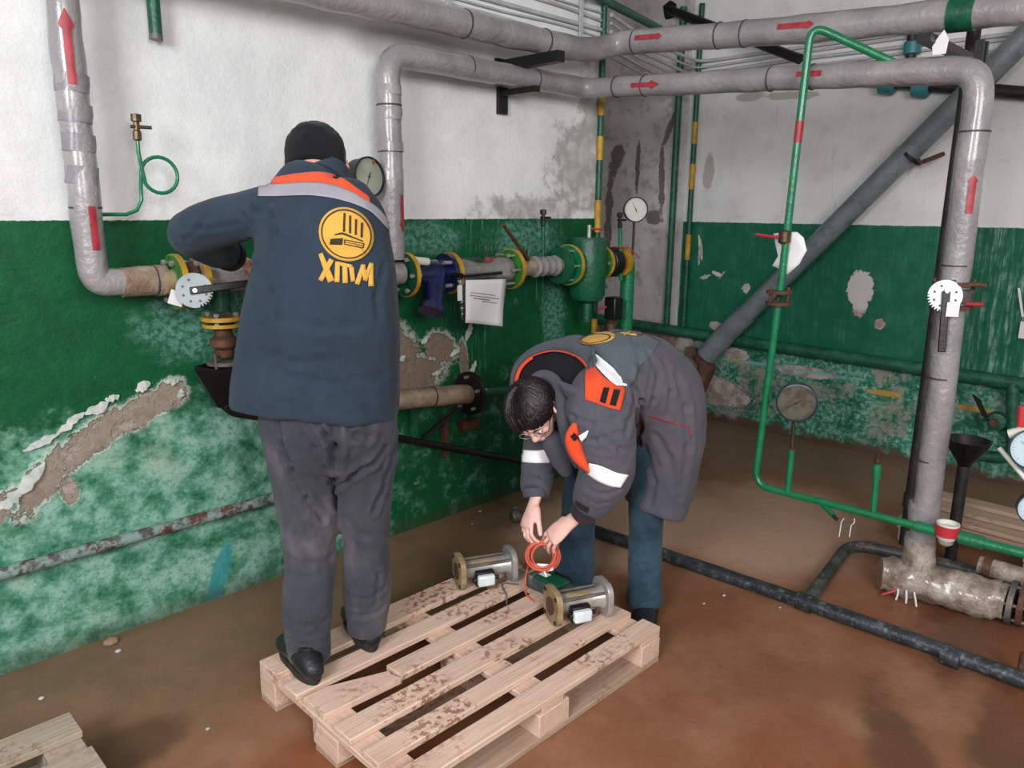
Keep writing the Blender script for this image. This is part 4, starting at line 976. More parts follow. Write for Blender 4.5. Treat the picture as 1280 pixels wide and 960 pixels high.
# floor pipes
t = thing('floor_pipe', 'long black pipe lying across the floor from the bending person to the lower right', 'pipe', (2.9, .5, .03))
pts = [Vector((2.83, 2.35, .035)), Vector((2.86, 1.9, .035)), Vector((2.90, 1.3, .035)), Vector((2.93, .7, .035)), Vector((2.93, -.3, .035))]
build('pipe', MB().tube(resample(pts, .06), .030, 14, lump=.1, ls=14), 'floorpipe', t, smooth=70)
for y_ in (1.17, .62): build('pipe_joint', MB().tube([Vector((2.905, y_ + .03, .035)), Vector((2.907, y_ - .03, .035))], .037, 14), 'floorpipe', t)
build('peg', MB().cyl((3.0, .42, 0), (3.0, .42, .10), .012), 'rust', t)
t = thing('floor_branch_pipe', 'grey-black branch pipe bending off the floor pipe towards the stand pipe base', 'pipe', (2.93, 1.17, .03))
build('pipe', MB().tube(resample(rounded([Vector((2.92, 1.17, .035)), Vector((3.62, 1.27, .04)), Vector((3.70, .9, .045)), Vector((3.72, .2, .045))], .12), .05), .027, 14, lump=.08, ls=14), 'branchpipe', t, smooth=70)
# base of the stand pipe
t = thing('foot_pipe', 'bulky dirty pale-wrapped horizontal pipe at the foot of the grey stand pipe', 'pipe', (3.36, .8, 0))
bz = .085
build('wrapped_pipe', MB().tube(resample([Vector((3.31, 1.02, bz)), Vector((3.33, .98, bz)), Vector((3.40, .60, bz + .0)), Vector((3.40, .56, bz))], .02), lambda s: .07 if s < .08 or s > .95 else .085, 22, lump=.22, ls=16), 'base_wrap', t, smooth=70)
build('riser_boot', MB().tube(resample([Vector((3.36, .887, .1)), Vector((3.36, .89, .27))], .02), lambda s: .075 - .02*s, 20, lump=.15, ls=20), 'base_wrap', t, smooth=70)
for k in range(3): build('frayed_tape', MB().tube([(3.275, .93 - .03*k, .07), (3.262, .925 - .035*k, .035), (3.266, .93 - .04*k, .006)], .0035, 5, flat=1.8), 'paper', t)
build('red_peg', MB().cyl((3.24, .98, .02), (3.27, .93, .05), .007), 'red', t)
t = thing('pipe_fitting', 'dirty wrapped fitting with rusty flanges at the lower right edge of the photo', 'pipe fitting', (3.42, .45, 0))
build('wrapped_pipe', MB().tube(resample([Vector((3.42, .5, .09)), Vector((3.45, .3, .09)), Vector((3.45, .1, .09))], .02), .06, 20, lump=.3, ls=18), 'base_wrap', t, smooth=70)
build('flange', MB().lathe((3.42, .52, .09), (.05, -1, 0), [(.03, 0), (.09, 0), (.09, .02), (.03, .02)], 22), 'rust', t); build('flange', MB().lathe((3.41, .555, .09), (.05, -1, 0), [(.03, 0), (.09, 0), (.09, .02), (.03, .02)], 22), 'dullsteel', t)
for k in range(5):
    a = 2*PI*k/5 + .4; build('bolt', MB().cyl((3.41 + .07*math.cos(a), .58, .09 + .07*math.sin(a)), (3.42 + .07*math.cos(a), .47, .09 + .07*math.sin(a)), .008), 'dullsteel', t)
t = thing('floor_fitting', 'low pale wrapped stub pipe on the floor behind the stand pipe base', 'pipe', (3.65, .6, 0))
build('pipe', MB().tube(resample([Vector((3.62, .72, .12)), Vector((3.62, .3, .12))], .03), .04, 16, lump=.15, ls=20), 'base_wrap', t, smooth=70)
for y_ in (.7, .52, .4): build('collar', MB().tube([Vector((3.62, y_, .12)), Vector((3.62, y_ - .03, .12))], .05, 14), 'rust', t)
build('foot', MB().box((3.62, .5, .04), .06, .3, .08), 'rust', t)
# red and white tin on the green pipe
c_ = at_x(1184, 664, IX)
t = thing('tin_can', 'small red and white tin fixed on the green pipe beside the stand pipe', 'tin', c_ + Vector((0, 0, -.03)))
build('tin', MB().lathe(c_ + Vector((0, 0, -.04)), UP, [(.025, 0), (.036, .014), (.042, .03), (.042, .075), (.036, .075), (.034, .06), (.001, .06)], 24, False), 'dialwhite', t)
build('red_band', MB().ring(c_ + Vector((0, 0, -.015)), UP, .0445, .042, .043, 24), 'plastic_red', t); build('wrapping', MB().lathe(c_ + Vector((0, 0, -.06)), UP, [(.015, 0), (.027, .01), (.03, .03)], 14), 'base_wrap', t)

# planks at the wall: an old pallet behind the pipes
def pallet(name, label, origin, dirx, boards, L_, cross, depth_, zt, mats, cat='pallet', under=True):
    pass
t = thing('wooden_pallet', 'old pale pallet lying behind the stand pipe and the funnel against the right wall', 'pallet', (4.2, .6, 0))
for k, x_ in enumerate((4.43, 4.27, 4.11, 3.95)): build('plank', MB().box((x_, .56, .115), .10, 1.2, .022), 'wood_plank', t, bevel=.003)
for y_ in (1.1, .56, .02): build('cross_board', MB().box((4.19, y_, .092), .60, .10, .022), 'wood_under', t, bevel=.003)
for y_ in (1.1, .56, .02):
    for x_ in (4.43, 4.19, 3.97): build('block', MB().box((x_, y_, .041), .10, .10, .08), 'wood_under', t, bevel=.003)

# things cut by the right edge
t = thing('pressure_gauge', 'blue-white gauge face half cut by the right edge of the photo', 'gauge', (3.1, .52, .8))
gc_ = at_x(1290, 560, 3.0); 
gauge_r = gauge('pressure_gauge', 'pale blue gauge cut off by the right edge, upper of two', at_x(1291, 562, 3.0), (-.9, -.3, .1), .07, .04, 'navyrim', 'paleblue', 1.0, [at_x(1291, 562, 3.03), at_x(1291, 640, 3.06), at_x(1291, 690, IX)], 'brass')
bpy.data.objects.remove(t)
gauge('pressure_gauge', 'pale blue gauge cut off by the right edge, lower of two', at_x(1294, 637, 3.0), (-.9, -.3, .1), .055, .04, 'navyrim', 'paleblue', 1.0, [at_x(1294, 637, 3.03), at_x(1294, 690, IX)], 'brass')
t = thing('white_rod', 'thin white rod slanting into the right edge above the tin', 'rod', at_x(1249, 560, 3.05)); build('rod', MB().cyl(at_x(1249, 560, 3.05), at_x(1284, 601, 3.02), .008), 'dialwhite', t)
t = thing('ball_valve', 'red-topped valve with white body cut by the right edge', 'valve', at_x(1274, 535, 3.02))
build('body', MB().cyl(at_x(1262, 543, 3.03), at_x(1285, 538, 3.03), .018), 'dialwhite', t); build('red_handle', MB().cyl(at_x(1276, 533, 3.02), at_x(1278, 508, 3.02), .013), 'plastic_red', t); build('stem', MB().cyl(at_x(1275, 545, 3.03), at_x(1275, 530, 3.03), .009), 'dialwhite', t)
t = thing('paper_note', 'white paper label at the right edge on the green wall', 'paper', RW(1279, 400, .01)); build('paper', MB().box(at_x(1283, 413, XR - .02), .004, .07, .10), 'paper', t)
build('loose_strip', MB().box(at_x(1276, 378, XR - .03), .004, .012, .17, (Vector((1, 0, 0)), Vector((0, .97, -.25)), Vector((0, .25, .97)))), 'paper', t)

# ------------------------------------------------------------------ pallets
t = thing('wooden_pallet', 'large pale wooden pallet with a broken deck board, under the standing person', 'pallet', (1.6, 1.8, 0))
rnd = random.Random(5)
ys = [(1.383, 1.461), (1.515, 1.592), (1.651, 1.740), (1.797, 1.880), (1.940, 2.022), (2.083, 2.197)]
def board(x0, x1, y0, y1, z0, z1, mat, name='deck_board', rz=0.0, tilt=0.0):
    c = Vector(((x0+x1)/2, (y0+y1)/2, (z0+z1)/2)); r = Matrix.Rotation(rz, 3, 'Z') @ Matrix.Rotation(tilt, 3, 'Y')
    return build(name, MB().box(c, x1-x0, y1-y0, z1-z0, (r @ Vector((1, 0, 0)), r @ Vector((0, 1, 0)), r @ Vector((0, 0, 1)))), mat, t, bevel=.003)
for k, (a, b) in enumerate(ys):
    if k == 3:
        board(1.30, 2.155, a, b, .122, .144, 'wood')
        build('broken_board', MB().prism((0, 0, .122), (1, 0, 0), (0, 1, 0), [(1.015, 1.80), (1.296, 1.787), (1.284, 1.83), (1.290, 1.85), (1.10, 1.918), (1.015, 1.922)], .021), 'wood', t, bevel=.002)
    else: board(1.008 + rnd.uniform(-.004, .004), 2.155 + rnd.uniform(-.006, .006), a, b, .122, .144, 'wood')
for x0, x1 in ((1.01, 1.11), (1.53, 1.63), (2.045, 2.16)): board(x0, x1, 1.385, 2.195, .1, .122, 'wood_cross', 'cross_board')
for x0, x1 in ((1.01, 1.11), (1.515, 1.655), (2.05, 2.16)):
    for y0, y1 in ((1.383, 1.483), (1.72, 1.86), (2.095, 2.197)): board(x0, x1, y0, y1, .022, .1, 'wood_cross', 'block')
for y0, y1 in ((1.383, 1.483), (1.73, 1.85), (2.095, 2.197)): board(1.01, 2.16, y0, y1, 0.0, .022, 'wood_under', 'bottom_board')
t = thing('wooden_pallet', 'weathered grey pallet corner at the bottom left of the photo', 'pallet', (0.1, 2.2, 0))
for y0, y1 in ((2.225, 2.345), (2.02, 2.14), (1.85, 1.96), (1.67, 1.79), (1.5, 1.62)): board(-.72, .482, y0, y1, .122, .144, 'wood_old')
for x0, x1 in ((.38, .478), (-.17, -.07), (-.72, -.62)): board(x0, x1, 1.5, 2.34, .1, .122, 'wood_old', 'cross_board')
for x0, x1 in ((.38, .478), (-.19, -.05), (-.72, -.62)):
    for y0, y1 in ((1.5, 1.6), (1.86, 1.99), (2.24, 2.34)): board(x0, x1, y0, y1, .022, .1, 'wood_old', 'block')
for y0, y1 in ((1.5, 1.6), (1.86, 1.99), (2.24, 2.34)): board(-.72, .48, y0, y1, 0, .022, 'wood_old', 'bottom_board')
M['clearbottle'] = simple('cloudy_plastic', '#7f8f8a', '#96a39e', 0.2, 0, 20, Coat_Weight=0.5)
t = thing('plastic_scrap', 'crumpled cloudy plastic scrap in the gap of the bottom left pallet', 'rubbish', (.36, 2.18, 0))
build('scrap', MB().tube(resample([Vector((.30, 2.19, .06)), Vector((.40, 2.17, .05))], .01), lambda s: .02 + .02*math.sin(s*PI), 12, lump=.5, ls=40), 'clearbottle', t)
# crumbs on the floor
rnd = random.Random(11)
for k, (px, py, s) in enumerate([(139, 805, .028), (52, 874, .010), (148, 745+70, .012), (260, 912, .008), (640, 650, .01), (905, 745, .008), (880, 755, .006), (975, 760, .006), (600, 640, .008), (590, 655, .006)]):
    c = at_z(px, py, 0); o = build('plaster_crumb', MB().ball(c + Vector((0, 0, s*.4)), (s, s*.8, s*.5), 8, 5), 'crumb' if k == 0 else 'flake', None, smooth=0)
    tag(o, 'tan plaster lump on the floor at the foot of the left wall' if k == 0 else 'tiny pale plaster crumb lying on the brown floor', 'crumb', None if k == 0 else 'tiny plaster crumbs on the floor')
# pipe fitting on the floor behind the far hand
c = at_z(655, 640, 0) ; c = Vector((2.75, 2.55, 0))
c = at_z(652, 645, .03)
t = thing('pipe_fitting', 'dull metal fitting on the floor behind the far hand of the bending person', 'pipe fitting', (c.x, c.y, 0))
build('body', MB().lathe(c + Vector((0, 0, .005)), (1, -.4, 0), [(.028, -.06), (.035, -.05), (.035, -.02), (.022, -.015), (.022, .05), (.034, .055), (.034, .07)], 16), 'dullsteel', t)
build('elbow', MB().cyl(c, c + Vector((.0, .05, .03)), .02), 'dullsteel', t)

# ------------------------------------------------------------------ flow meters
def meter(label, pa, pb, boxpx, seed):
    a, b = Vector(pa), Vector(pb); w = (b - a).normalized(); u, v, _ = basis(w, UP)
    t = thing('flow_meter', label, 'flow meter', ((a.x + b.x)/2, (a.y + b.y)/2, .144))
    def rsq(r):
        out = []
        for k in range(32):
            x = 2*PI*k/32; c_, s_ = math.cos(x), math.sin(x); q = (abs(c_)**3.2 + abs(s_)**3.2) ** (-1/3.2)
            out.append((r*q*c_, r*q*s_))
        return out
    R = .068
    for s_, e in ((0, a), (1, b)):
        d = w if s_ == 0 else -w
        o = build('end_flange', MB().prism(e, u if s_ == 0 else -u, v, rsq(R), .022), 'beige_metal' if s_ == 0 else 'steel', t, bevel=.002)
        build('bore', MB().cyl(e - d*.001, e - d*.004, .034), 'rust', o)
        for k in range(4):
            q = e + (u*math.cos(PI/4 + PI/2*k) + v*math.sin(PI/4 + PI/2*k)) * R*.95; build('bolt_hole', MB().cyl(q - d*.0015, q - d*.004, .008), 'black', o)
    build('tube', MB().tube([a + w*.02, a + w*.04, b - w*.04, b - w*.02], [.046, .036, .036, .046], 24), 'steel', t)
    for s_ in (-1, 1): build('tie_rod', MB().cyl(a + w*.02 + v*.035*s_ + u*.03, b - w*.02 + v*.035*s_ + u*.03, .006), 'dullsteel', t)
    mark(t, a + w*.055, b - w*.075, .0368, u*1.0 + v*(.5 if v.dot(toward(a)) > 0 else -.5), .012, 0, 'nameplate', 'beige_metal', 0)
    side = v if v.dot(toward(a)) > 0 else -v
    c = a.lerp(b, .42) + side*.062 - u*.02
    build('sensor_base', MB().box(c - side*.012, .06, .03, .075, (u, side, w)), 'black', t, bevel=.004)
    build('sensor_box', MB().box(c + side*.012, .045, .028, .07, (u, side, w)), 'white_plate', t, bevel=.008)
    build('cable_gland', MB().cyl(c - w*.05, c - w*.035, .009), 'black', t); build('cable_gland', MB().cyl(c + w*.035, c + w*.055, .009), 'black', t)
    return t
za = .144 + .067
m1a, m1b = at_z(571, 714, za), at_z(641, 703, za); m2a, m2b = at_z(688, 757, za), at_z(757, 744, za)
meter('flow meter spool on the far edge of the pallet, left of the orange coil', m1a, m1b, None, 1)
meter('flow meter spool with a tan end face lying nearest the pallet corner', m2a, m2b, None, 2)
t = thing('signal_cable', 'thin dark lead curling from the back flow meter over the pallet boards', 'cable', m1b)
build('lead', MB().tube(rounded([m1b + Vector((-.05, -.08, -.05)), at_z(625, 728, .15), at_z(634, 745, .148), at_z(633, 755, .12)], .05), .003, 6), 'ink', t, smooth=70)
t = thing('electronics_housing', 'grey-green electronics housing under the orange cable coil on the pallet', 'housing', at_z(688, 735, .144))
hc = at_z(690, 733, .17)
hu = (at_z(712, 745, .17) - at_z(665, 722, .17)).normalized(); hv = UP.cross(hu)
build('case', MB().box(hc, .17, .085, .05, (hu, hv, UP)), 'housing', t, bevel=.010)
build('lid', MB().box(hc + UP*.03, .13, .07, .012, (hu, hv, UP)), 'tankgreen', t, bevel=.004, label='dark green lid')
build('end_cap', MB().box(hc - hu*.085 + UP*.006, .03, .095, .055, (hu, hv, UP)), 'dullsteel', t, bevel=.008)
build('white_label', MB().box(hc - hu*.04 + UP*.037, .04, .03, .001, (hu, hv, UP)), 'paper', t)
# orange cable coil with white tag
cc = at_d(678, 695, 2.735)
t = thing('cable_coil', 'coil of orange cable held in both hands of the bending person', 'cable coil', cc)
M['orange_cable'] = simple('orange_cable', '#c6503a', '#d2644c', 0.45, 0, 20)
nn = (toward(cc).normalized() + Vector((.05, .1, .25))).normalized(); rnd = random.Random(3)
for k in range(14):
    r_ = .047 + .0035*(k % 5) + rnd.uniform(-.002, .002)
    n2_ = (nn + Vector((rnd.uniform(-.13, .13), rnd.uniform(-.13, .13), rnd.uniform(-.13, .13)))).normalized()
    build('turn', MB().torus(cc + Vector((rnd.uniform(-.006, .006), rnd.uniform(-.006, .006), rnd.uniform(-.004, .004))) - nn*(k - 7)*.003, n2_, r_, .0036, 32, 6), 'orange_cable', t, smooth=80)
build('tail', MB().tube(rounded([cc - CR*.045, at_z(657, 720, .2), at_z(655, 742, .15), at_z(668, 752, .148)], .05), .0034, 6), 'orange_cable', t, smooth=70)
tc_ = at_d(681, 709, 2.70); ur = (CR - CU*.06).normalized(); uu = (CU + CR*.06).normalized()
build('white_tie', MB().box(tc_, .066, .026, .012, (ur, uu, ur.cross(uu))), 'paper', t, bevel=.004)
build('tie_tail', MB().box(tc_ - uu*.022 + ur*.002, .006, .028, .002, ((ur + uu*.5).normalized(), (uu - ur*.5).normalized(), ur.cross(uu))), 'paper', t)
# ------------------------------------------------------------------ figures
def catmull(rows, sub=4):
    """rows: lists of floats/Vectors, interpolated smoothly"""
    out = []; n = len(rows)
    for i in range(n - 1):
        p0, p1, p2, p3 = rows[max(i-1, 0)], rows[i], rows[i+1], rows[min(i+2, n-1)]
        for k in range(sub):
            t = k / sub
            out.append([0.5*((2*b) + (c - a)*t + (2*a - 5*b + 4*c - d)*t*t + (3*b - a - 3*c + d)*t*t*t) for a, b, c, d in zip(p0, p1, p2, p3)])
    out.append(list(rows[-1])); return out

def loft(mb, pts, lat, n=20, sub=4, caps=(True, True), power=2.0):
    """pts: (centre, semi-axis along lat, semi-axis across). power>2 squares the section"""
    rows = catmull([[Vector(p), float(a), float(b)] for p, a, b in pts], sub)
    rings = []; m = len(rows); lat = Vector(lat)
    def ring(c, t, ra, rb):
        a = (lat - t*lat.dot(t)).normalized(); b = t.cross(a); out = []
        for k in range(n):
            x = 2*PI*k/n; cs, sn = math.cos(x), math.sin(x)
            q = (abs(cs)**power + abs(sn)**power) ** (-1/power)
            out.append(c + a*cs*q*ra + b*sn*q*rb)
        return out
    for i, (c, ra, rb) in enumerate(rows):
        t = (rows[min(i+1, m-1)][0] - rows[max(i-1, 0)][0]).normalized()
        if i == 0 and caps[0]:
            for s_ in (1.0, .85, .5): h = min(ra, rb)*s_; f = math.sqrt(max(1 - s_*s_, .02)); rings.append(ring(c - t*h*.8, t, ra*f, rb*f))
        rings.append(ring(c, t, ra, rb))
        if i == m-1 and caps[1]:
            for s_ in (.5, .85, 1.0): h = min(ra, rb)*s_; f = math.sqrt(max(1 - s_*s_, .02)); rings.append(ring(c + t*h*.8, t, ra*f, rb*f))
    mb.rings(rings)

def fuse(mb, voxel, smooth_n=6, fac=0.5):
    """union of overlapping closed shapes -> one continuous surface; returns verts, faces"""
    me = bpy.data.meshes.new('tmp'); me.from_pydata([tuple(q) for q in mb.v], [], mb.f)
    bm = bmesh.new(); bm.from_mesh(me)
    bmesh.ops.recalc_face_normals(bm, faces=bm.faces); bm.to_mesh(me); bm.free()
    o = bpy.data.objects.new('tmp', me); COL.objects.link(o)
    r = o.modifiers.new('r', 'REMESH'); r.mode = 'VOXEL'; r.voxel_size = voxel
    if smooth_n: s_ = o.modifiers.new('s', 'SMOOTH'); s_.iterations = smooth_n; s_.factor = fac
    bpy.context.view_layer.update()
    ev = o.evaluated_get(bpy.context.evaluated_depsgraph_get()); m2 = ev.to_mesh()
    vs = [v.co.copy() for v in m2.vertices]; fs = [tuple(p.vertices) for p in m2.polygons]; ns = [v.normal.copy() for v in m2.vertices]
    ev.to_mesh_clear(); bpy.data.objects.remove(o); bpy.data.meshes.remove(me)
    return vs, fs, ns

def bvh_of(vs, fs): return BVHTree.FromPolygons(vs, fs)
def hit(tree, px, py):
    r = ray(px, py).normalized(); h = tree.ray_cast(EYE, r, 6.0)
    return (h[0], h[1]) if h[0] is not None else (None, None)

def wrinkle(vs, fs, ns, amp, creases, tree=None, stretch=(1, 1, .5), scale=9.0):
    """cloth relief: soft noise plus creases pressed along polylines (drawn where the cloth shows them)"""
    tree = tree or bvh_of(vs, fs); segs = []
    for pts, wd, dep in creases:
        P3 = [hit(tree, *q)[0] for q in pts]
        for a, b in zip(P3, P3[1:]):
            if a is not None and b is not None and (a-b).length < .3: segs.append((a, b, wd, dep, (a+b)/2, (a-b).length/2 + 3*wd))
    S = Vector(stretch) * scale; out = []
    for v, n in zip(vs, ns):
        q = Vector((v.x*S.x, v.y*S.y, v.z*S.z))
        d = amp * (noise.noise(q) + .5*noise.noise(q*2.3)) if amp else 0
        for a, b, wd, dep, c, R in segs:
            if (v-c).length > R: continue
            ab = b-a; k = max(0, min(1, (v-a).dot(ab)/max(ab.length_squared, 1e-9))); x = (v - a - ab*k).length/wd
            if x < 3: d += -dep*math.exp(-x*x) + dep*.55*math.exp(-(x-1.7)**2*1.6)
        out.append(v + n*d)
    return out

def put(name, vs, fs, mat, parent, label=None, smooth=180):
    mb = MB(); mb.v = vs; mb.f = fs
    return build(name, mb, mat, parent, smooth=smooth, label=label)

def curve_res(pts, n):
    pts = [Vector((a, b, 0)) for a, b in pts]; rows = catmull([[p] for p in pts], 8); P = [r[0] for r in rows]
    L_ = [0]
    for a, b in zip(P, P[1:]): L_.append(L_[-1] + (b-a).length)
    out = []
    for k in range(n + 1):
        s_ = L_[-1]*k/n; i = 0
        while i < len(P) - 2 and L_[i+1] < s_: i += 1
        d = L_[i+1] - L_[i]; out.append(P[i].lerp(P[i+1], (s_ - L_[i])/d if d > 1e-9 else 0))
    return out

def patch(name, tree, grid, mat, parent, off=.003, th=.0015, label=None, maxedge=.06):
    """sewn-on or printed patch: a grid laid onto the cloth surface"""
    mb = MB(); idx = {}; H = len(grid); W = len(grid[0])
    for j in range(H):
        for i in range(W):
            g = grid[j][i]; p, n = hit(tree, g[0], g[1])
            if p is not None:
                if n.dot(toward(p)) < 0: n = -n
                idx[(j, i)] = len(mb.v); mb.v.append(p + n*off)
    for j in range(H-1):
        for i in range(W-1):
            ks = [(j, i), (j, i+1), (j+1, i+1), (j+1, i)]
            if all(k in idx for k in ks):
                f = tuple(idx[k] for k in ks)
                if max((mb.v[f[a]] - mb.v[f[(a+1) % 4]]).length for a in range(4)) < maxedge: mb.f.append(f)
    if not mb.f: return None
    o = build(name, mb, mat, parent, smooth=60, label=label)
    s_ = o.modifiers.new('thickness', 'SOLIDIFY'); s_.thickness = th; s_.offset = 1
    return o
def strip_grid(top, bot, nu=40, nv=6):
    A = curve_res(top, nu); B = curve_res(bot, nu)
    return [[(a.lerp(b, j/nv).x, a.lerp(b, j/nv).y) for a, b in zip(A, B)] for j in range(nv + 1)]
def ell_grid(cx, cy, rx, ry, rot, r0, nu=48, nv=8):
    g = []
    for j in range(nv + 1):
        r = r0 + (1 - r0)*j/nv; row = []
        for k in range(nu + 1):
            a = 2*PI*k/nu; x, y = rx*r*math.cos(a), ry*r*math.sin(a)
            row.append((cx + x*math.cos(rot) - y*math.sin(rot), cy + x*math.sin(rot) + y*math.cos(rot)))
        g.append(row)
    return g
def stroke_grid(x0, y0, x1, y1, w0, w1=None, n=6):
    w1 = w1 or w0; dx, dy = x1-x0, y1-y0; l = math.hypot(dx, dy); nx, ny = -dy/l, dx/l
    return [[(x0 + dx*k/n + nx*(w0 + (w1-w0)*k/n)*s_, y0 + dy*k/n + ny*(w0 + (w1-w0)*k/n)*s_) for k in range(n + 1)] for s_ in (-.5, -.17, .17, .5)]

def hand(mb, wrist, d, back, thumb, curl, spread=.12, sc=1.0, tcurl=(.5, .4), tang=.8):
    """palm with four unequal bent fingers and a thumb; d = towards the knuckles, back = out of the back of the hand, thumb = thumb side"""
    wrist = Vector(wrist); d = Vector(d).normalized(); back = (Vector(back) - d*Vector(back).dot(d)).normalized(); th = Vector(thumb)
    th = (th - d*th.dot(d) - back*th.dot(back)).normalized()
    P = lambda a, b, c: wrist + (d*a + th*b + back*c)*sc
    loft(mb, [(P(-.05, 0, 0), .027*sc, .021*sc), (P(0, 0, 0), .029*sc, .019*sc), (P(.03, .002, 0), .037*sc, .018*sc), (P(.065, 0, .001), .042*sc, .016*sc), (P(.09, -.001, 0), .041*sc, .013*sc)], th, 16, 3)
    lens = [(.040, .024, .019), (.044, .028, .020), (.041, .026, .020), (.033, .020, .018)]; offs = [.031, .0105, -.0105, -.031]; rr = [.0092, .0096, .0092, .0082]
    for i in range(4):
        p = P(.086 - (.006 if i in (0,) else .012 if i == 3 else 0), offs[i], 0); ang = 0.0
        dd = (d + th*spread*(1.5 - i)/1.5).normalized(); pts = [(p - dd*.02*sc, rr[i]*1.05*sc, rr[i]*1.05*sc), (p, rr[i]*1.12*sc, rr[i]*1.1*sc)]
        for k in range(3):
            ang += curl[i][k]; v = dd*math.cos(ang) - back*math.sin(ang)
            for s_, q in ((.5, .94), (1, 1.0)):
                r_ = rr[i]*(1 - .09*(k + s_))*q*sc; pts.append((p + v*lens[i][k]*s_*sc, r_, r_))
            p = p + v*lens[i][k]*sc
        loft(mb, pts, th, 10, 2)
    p0 = P(.018, .026, -.004); v = (d*math.cos(tang) + th*math.sin(tang) - back*.35).normalized(); p1 = p0 + v*.044*sc
    v2 = (v + (d*.6 - back*.5 - th*.2)*tcurl[0]).normalized(); p2 = p1 + v2*.032*sc; v3 = (v2 + (d*.4 - back*.5 - th*.5)*tcurl[1]).normalized(); p3 = p2 + v3*.024*sc
    loft(mb, [(P(.012, .012, -.004), .017*sc, .016*sc), (p0, .017*sc, .015*sc), (p1, .0118*sc, .0115*sc), (p1.lerp(p2, .5), .0105*sc, .0105*sc), (p2, .0108*sc, .0105*sc), (p3, .0085*sc, .008*sc)], back, 10, 3)
    return [p3]

def head(mb, c, up, face, sc=1.0):
    """head as overlapping closed masses; c = middle of the skull, up = crown direction, face = where the nose points"""
    up = Vector(up).normalized(); face = (Vector(face) - up*Vector(face).dot(up)).normalized(); left = up.cross(face)
    P = lambda l, f, u: Vector(c) + (left*l + face*f + up*u)*sc
    ax = (left, face, up)
    B = lambda p, r, n=20, m=14: mb.ball(p, tuple(x*sc for x in r), n, m, ax)
    B(P(0, -.008, .035), (.076, .095, .082)); B(P(0, .022, -.01), (.068, .072, .085)); B(P(0, .030, -.062), (.050, .052, .050)); B(P(0, .055, -.088), (.026, .026, .022))
    B(P(0, .080, .028), (.052, .018, .020)); 
    for s_ in (-1, 1):
        B(P(.040*s_, .058, -.022), (.022, .026, .024)); B(P(.032*s_, .078, .006), (.013, .012, .011), 12, 8)
        # ear: rim, lobe, bowl wall
        e = P(.075*s_, -.006, -.004)
        earn = (left*s_*.9 - face*.35).normalized(); eu, ev, ew = basis(earn, up)
        e = e + earn*.006*sc; mb.torus(e + earn*.008*sc, earn, .023*sc, .0065*sc, 18, 8); mb.ball(e + (earn*.002 - up*.022)*sc, tuple(x*sc for x in (.008, .010, .010)), 10, 8, ax); mb.ball(e, tuple(x*sc for x in (.008, .016, .022)), 10, 8, ax)
    loft(mb, [(P(0, .082, .018), .008*sc, .008*sc), (P(0, .094, -.004), .010*sc, .010*sc), (P(0, .105, -.026), .015*sc, .011*sc)], left, 12, 3)
    for s_ in (-1, 1): B(P(.011*s_, .094, -.030), (.009, .010, .008), 10, 8)
    B(P(0, .086, -.056), (.024, .010, .0055), 12, 8); B(P(0, .084, -.067), (.021, .010, .0065), 12, 8)
    return P, left

# ================================================================== worker 1: standing with his back to us
W1 = thing('person', 'person in black knit cap and navy emblem jacket standing on the pallet, back turned', 'person', (1.2, 2.05, .144))
D1 = 2.30
def p1(px, py, d=0.0): return at_d(px, py, D1 + d)
def rowx(y, xl, xr, dep, d=0.0, dl=0.0):
    a = p1(xl, y, d + dl); b = p1(xr, y, d - dl); return ((a + b)/2, (b - a).length/2, dep)
sL = p1(348, 264, .03); eL = p1(246, 290, .08); wL = p1(287, 319, .40)
sR = p1(452, 284, .02); eR = p1(450, 345, .22); wR = Vector((1.62, 2.72, 1.42))
jk = MB()
loft(jk, [rowx(512, 291, 497, .165, .02), rowx(490, 292, 498, .165, .02), rowx(450, 297, 499, .155, .02), rowx(400, 304, 499, .145), rowx(350, 312, 497, .14), rowx(310, 319, 489, .135, .01), rowx(280, 322, 482, .13, .02),
          rowx(258, 330, 466, .115, .04), rowx(240, 342, 446, .10, .06), rowx(229, 374, 436, .085, .08), rowx(222, 390, 432, .06, .09)], R0, 28, 4, (False, True), 2.35)
loft(jk, [(p1(372, 245, .05), .07, .07), (sL, .078, .085), (p1(296, 272, .05), .075, .085), (eL, .072, .085), (p1(262, 305, .24), .066, .072), (wL, .055, .055)], UP, 18, 4, (True, False))
loft(jk, [(p1(425, 258, .05), .07, .07), (p1(449, 290, .03), .085, .085), (eR, .075, .075), (eR.lerp(wR, .6), .065, .065), (wR, .055, .055)], UP, 18, 4, (True, False))
vs, fs, ns = fuse(jk, .010, 6)
cr = [([(318, 262), (338, 268), (345, 290), (342, 315)], .010, .006), ([(300, 250), (318, 262), (330, 280)], .008, .004), ([(285, 256), (305, 270), (318, 288)], .008, .0035), ([(228, 285), (262, 287), (300, 280)], .008, .0035),
      ([(315, 300), (322, 330), (340, 365), (352, 400)], .010, .004), ([(306, 330), (318, 360), (325, 390)], .008, .003), ([(300, 505), (350, 502), (400, 506), (450, 502), (492, 506)], .004, .003),
      ([(480, 330), (470, 370), (474, 400)], .010, .004), ([(330, 440), (370, 452), (420, 450)], .012, .0025), ([(360, 470), (420, 480), (480, 470)], .012, .0025), ([(440, 470), (470, 480), (494, 476)], .008, .003), ([(350, 395), (400, 410), (450, 405)], .015, .002),
      ([(256, 268), (250, 285), (232, 300)], .008, .004), ([(355, 300), (352, 380), (348, 440), (338, 495)], .012, .002)]
cr = [(a, b*1.1, c*1.4) for a, b, c in cr]
vs = wrinkle(vs, fs, ns, .007, cr, None, (1, 1, .6), 8)
jacket = put('jacket', vs, fs, 'jacket1', W1); T = bvh_of(vs, fs)
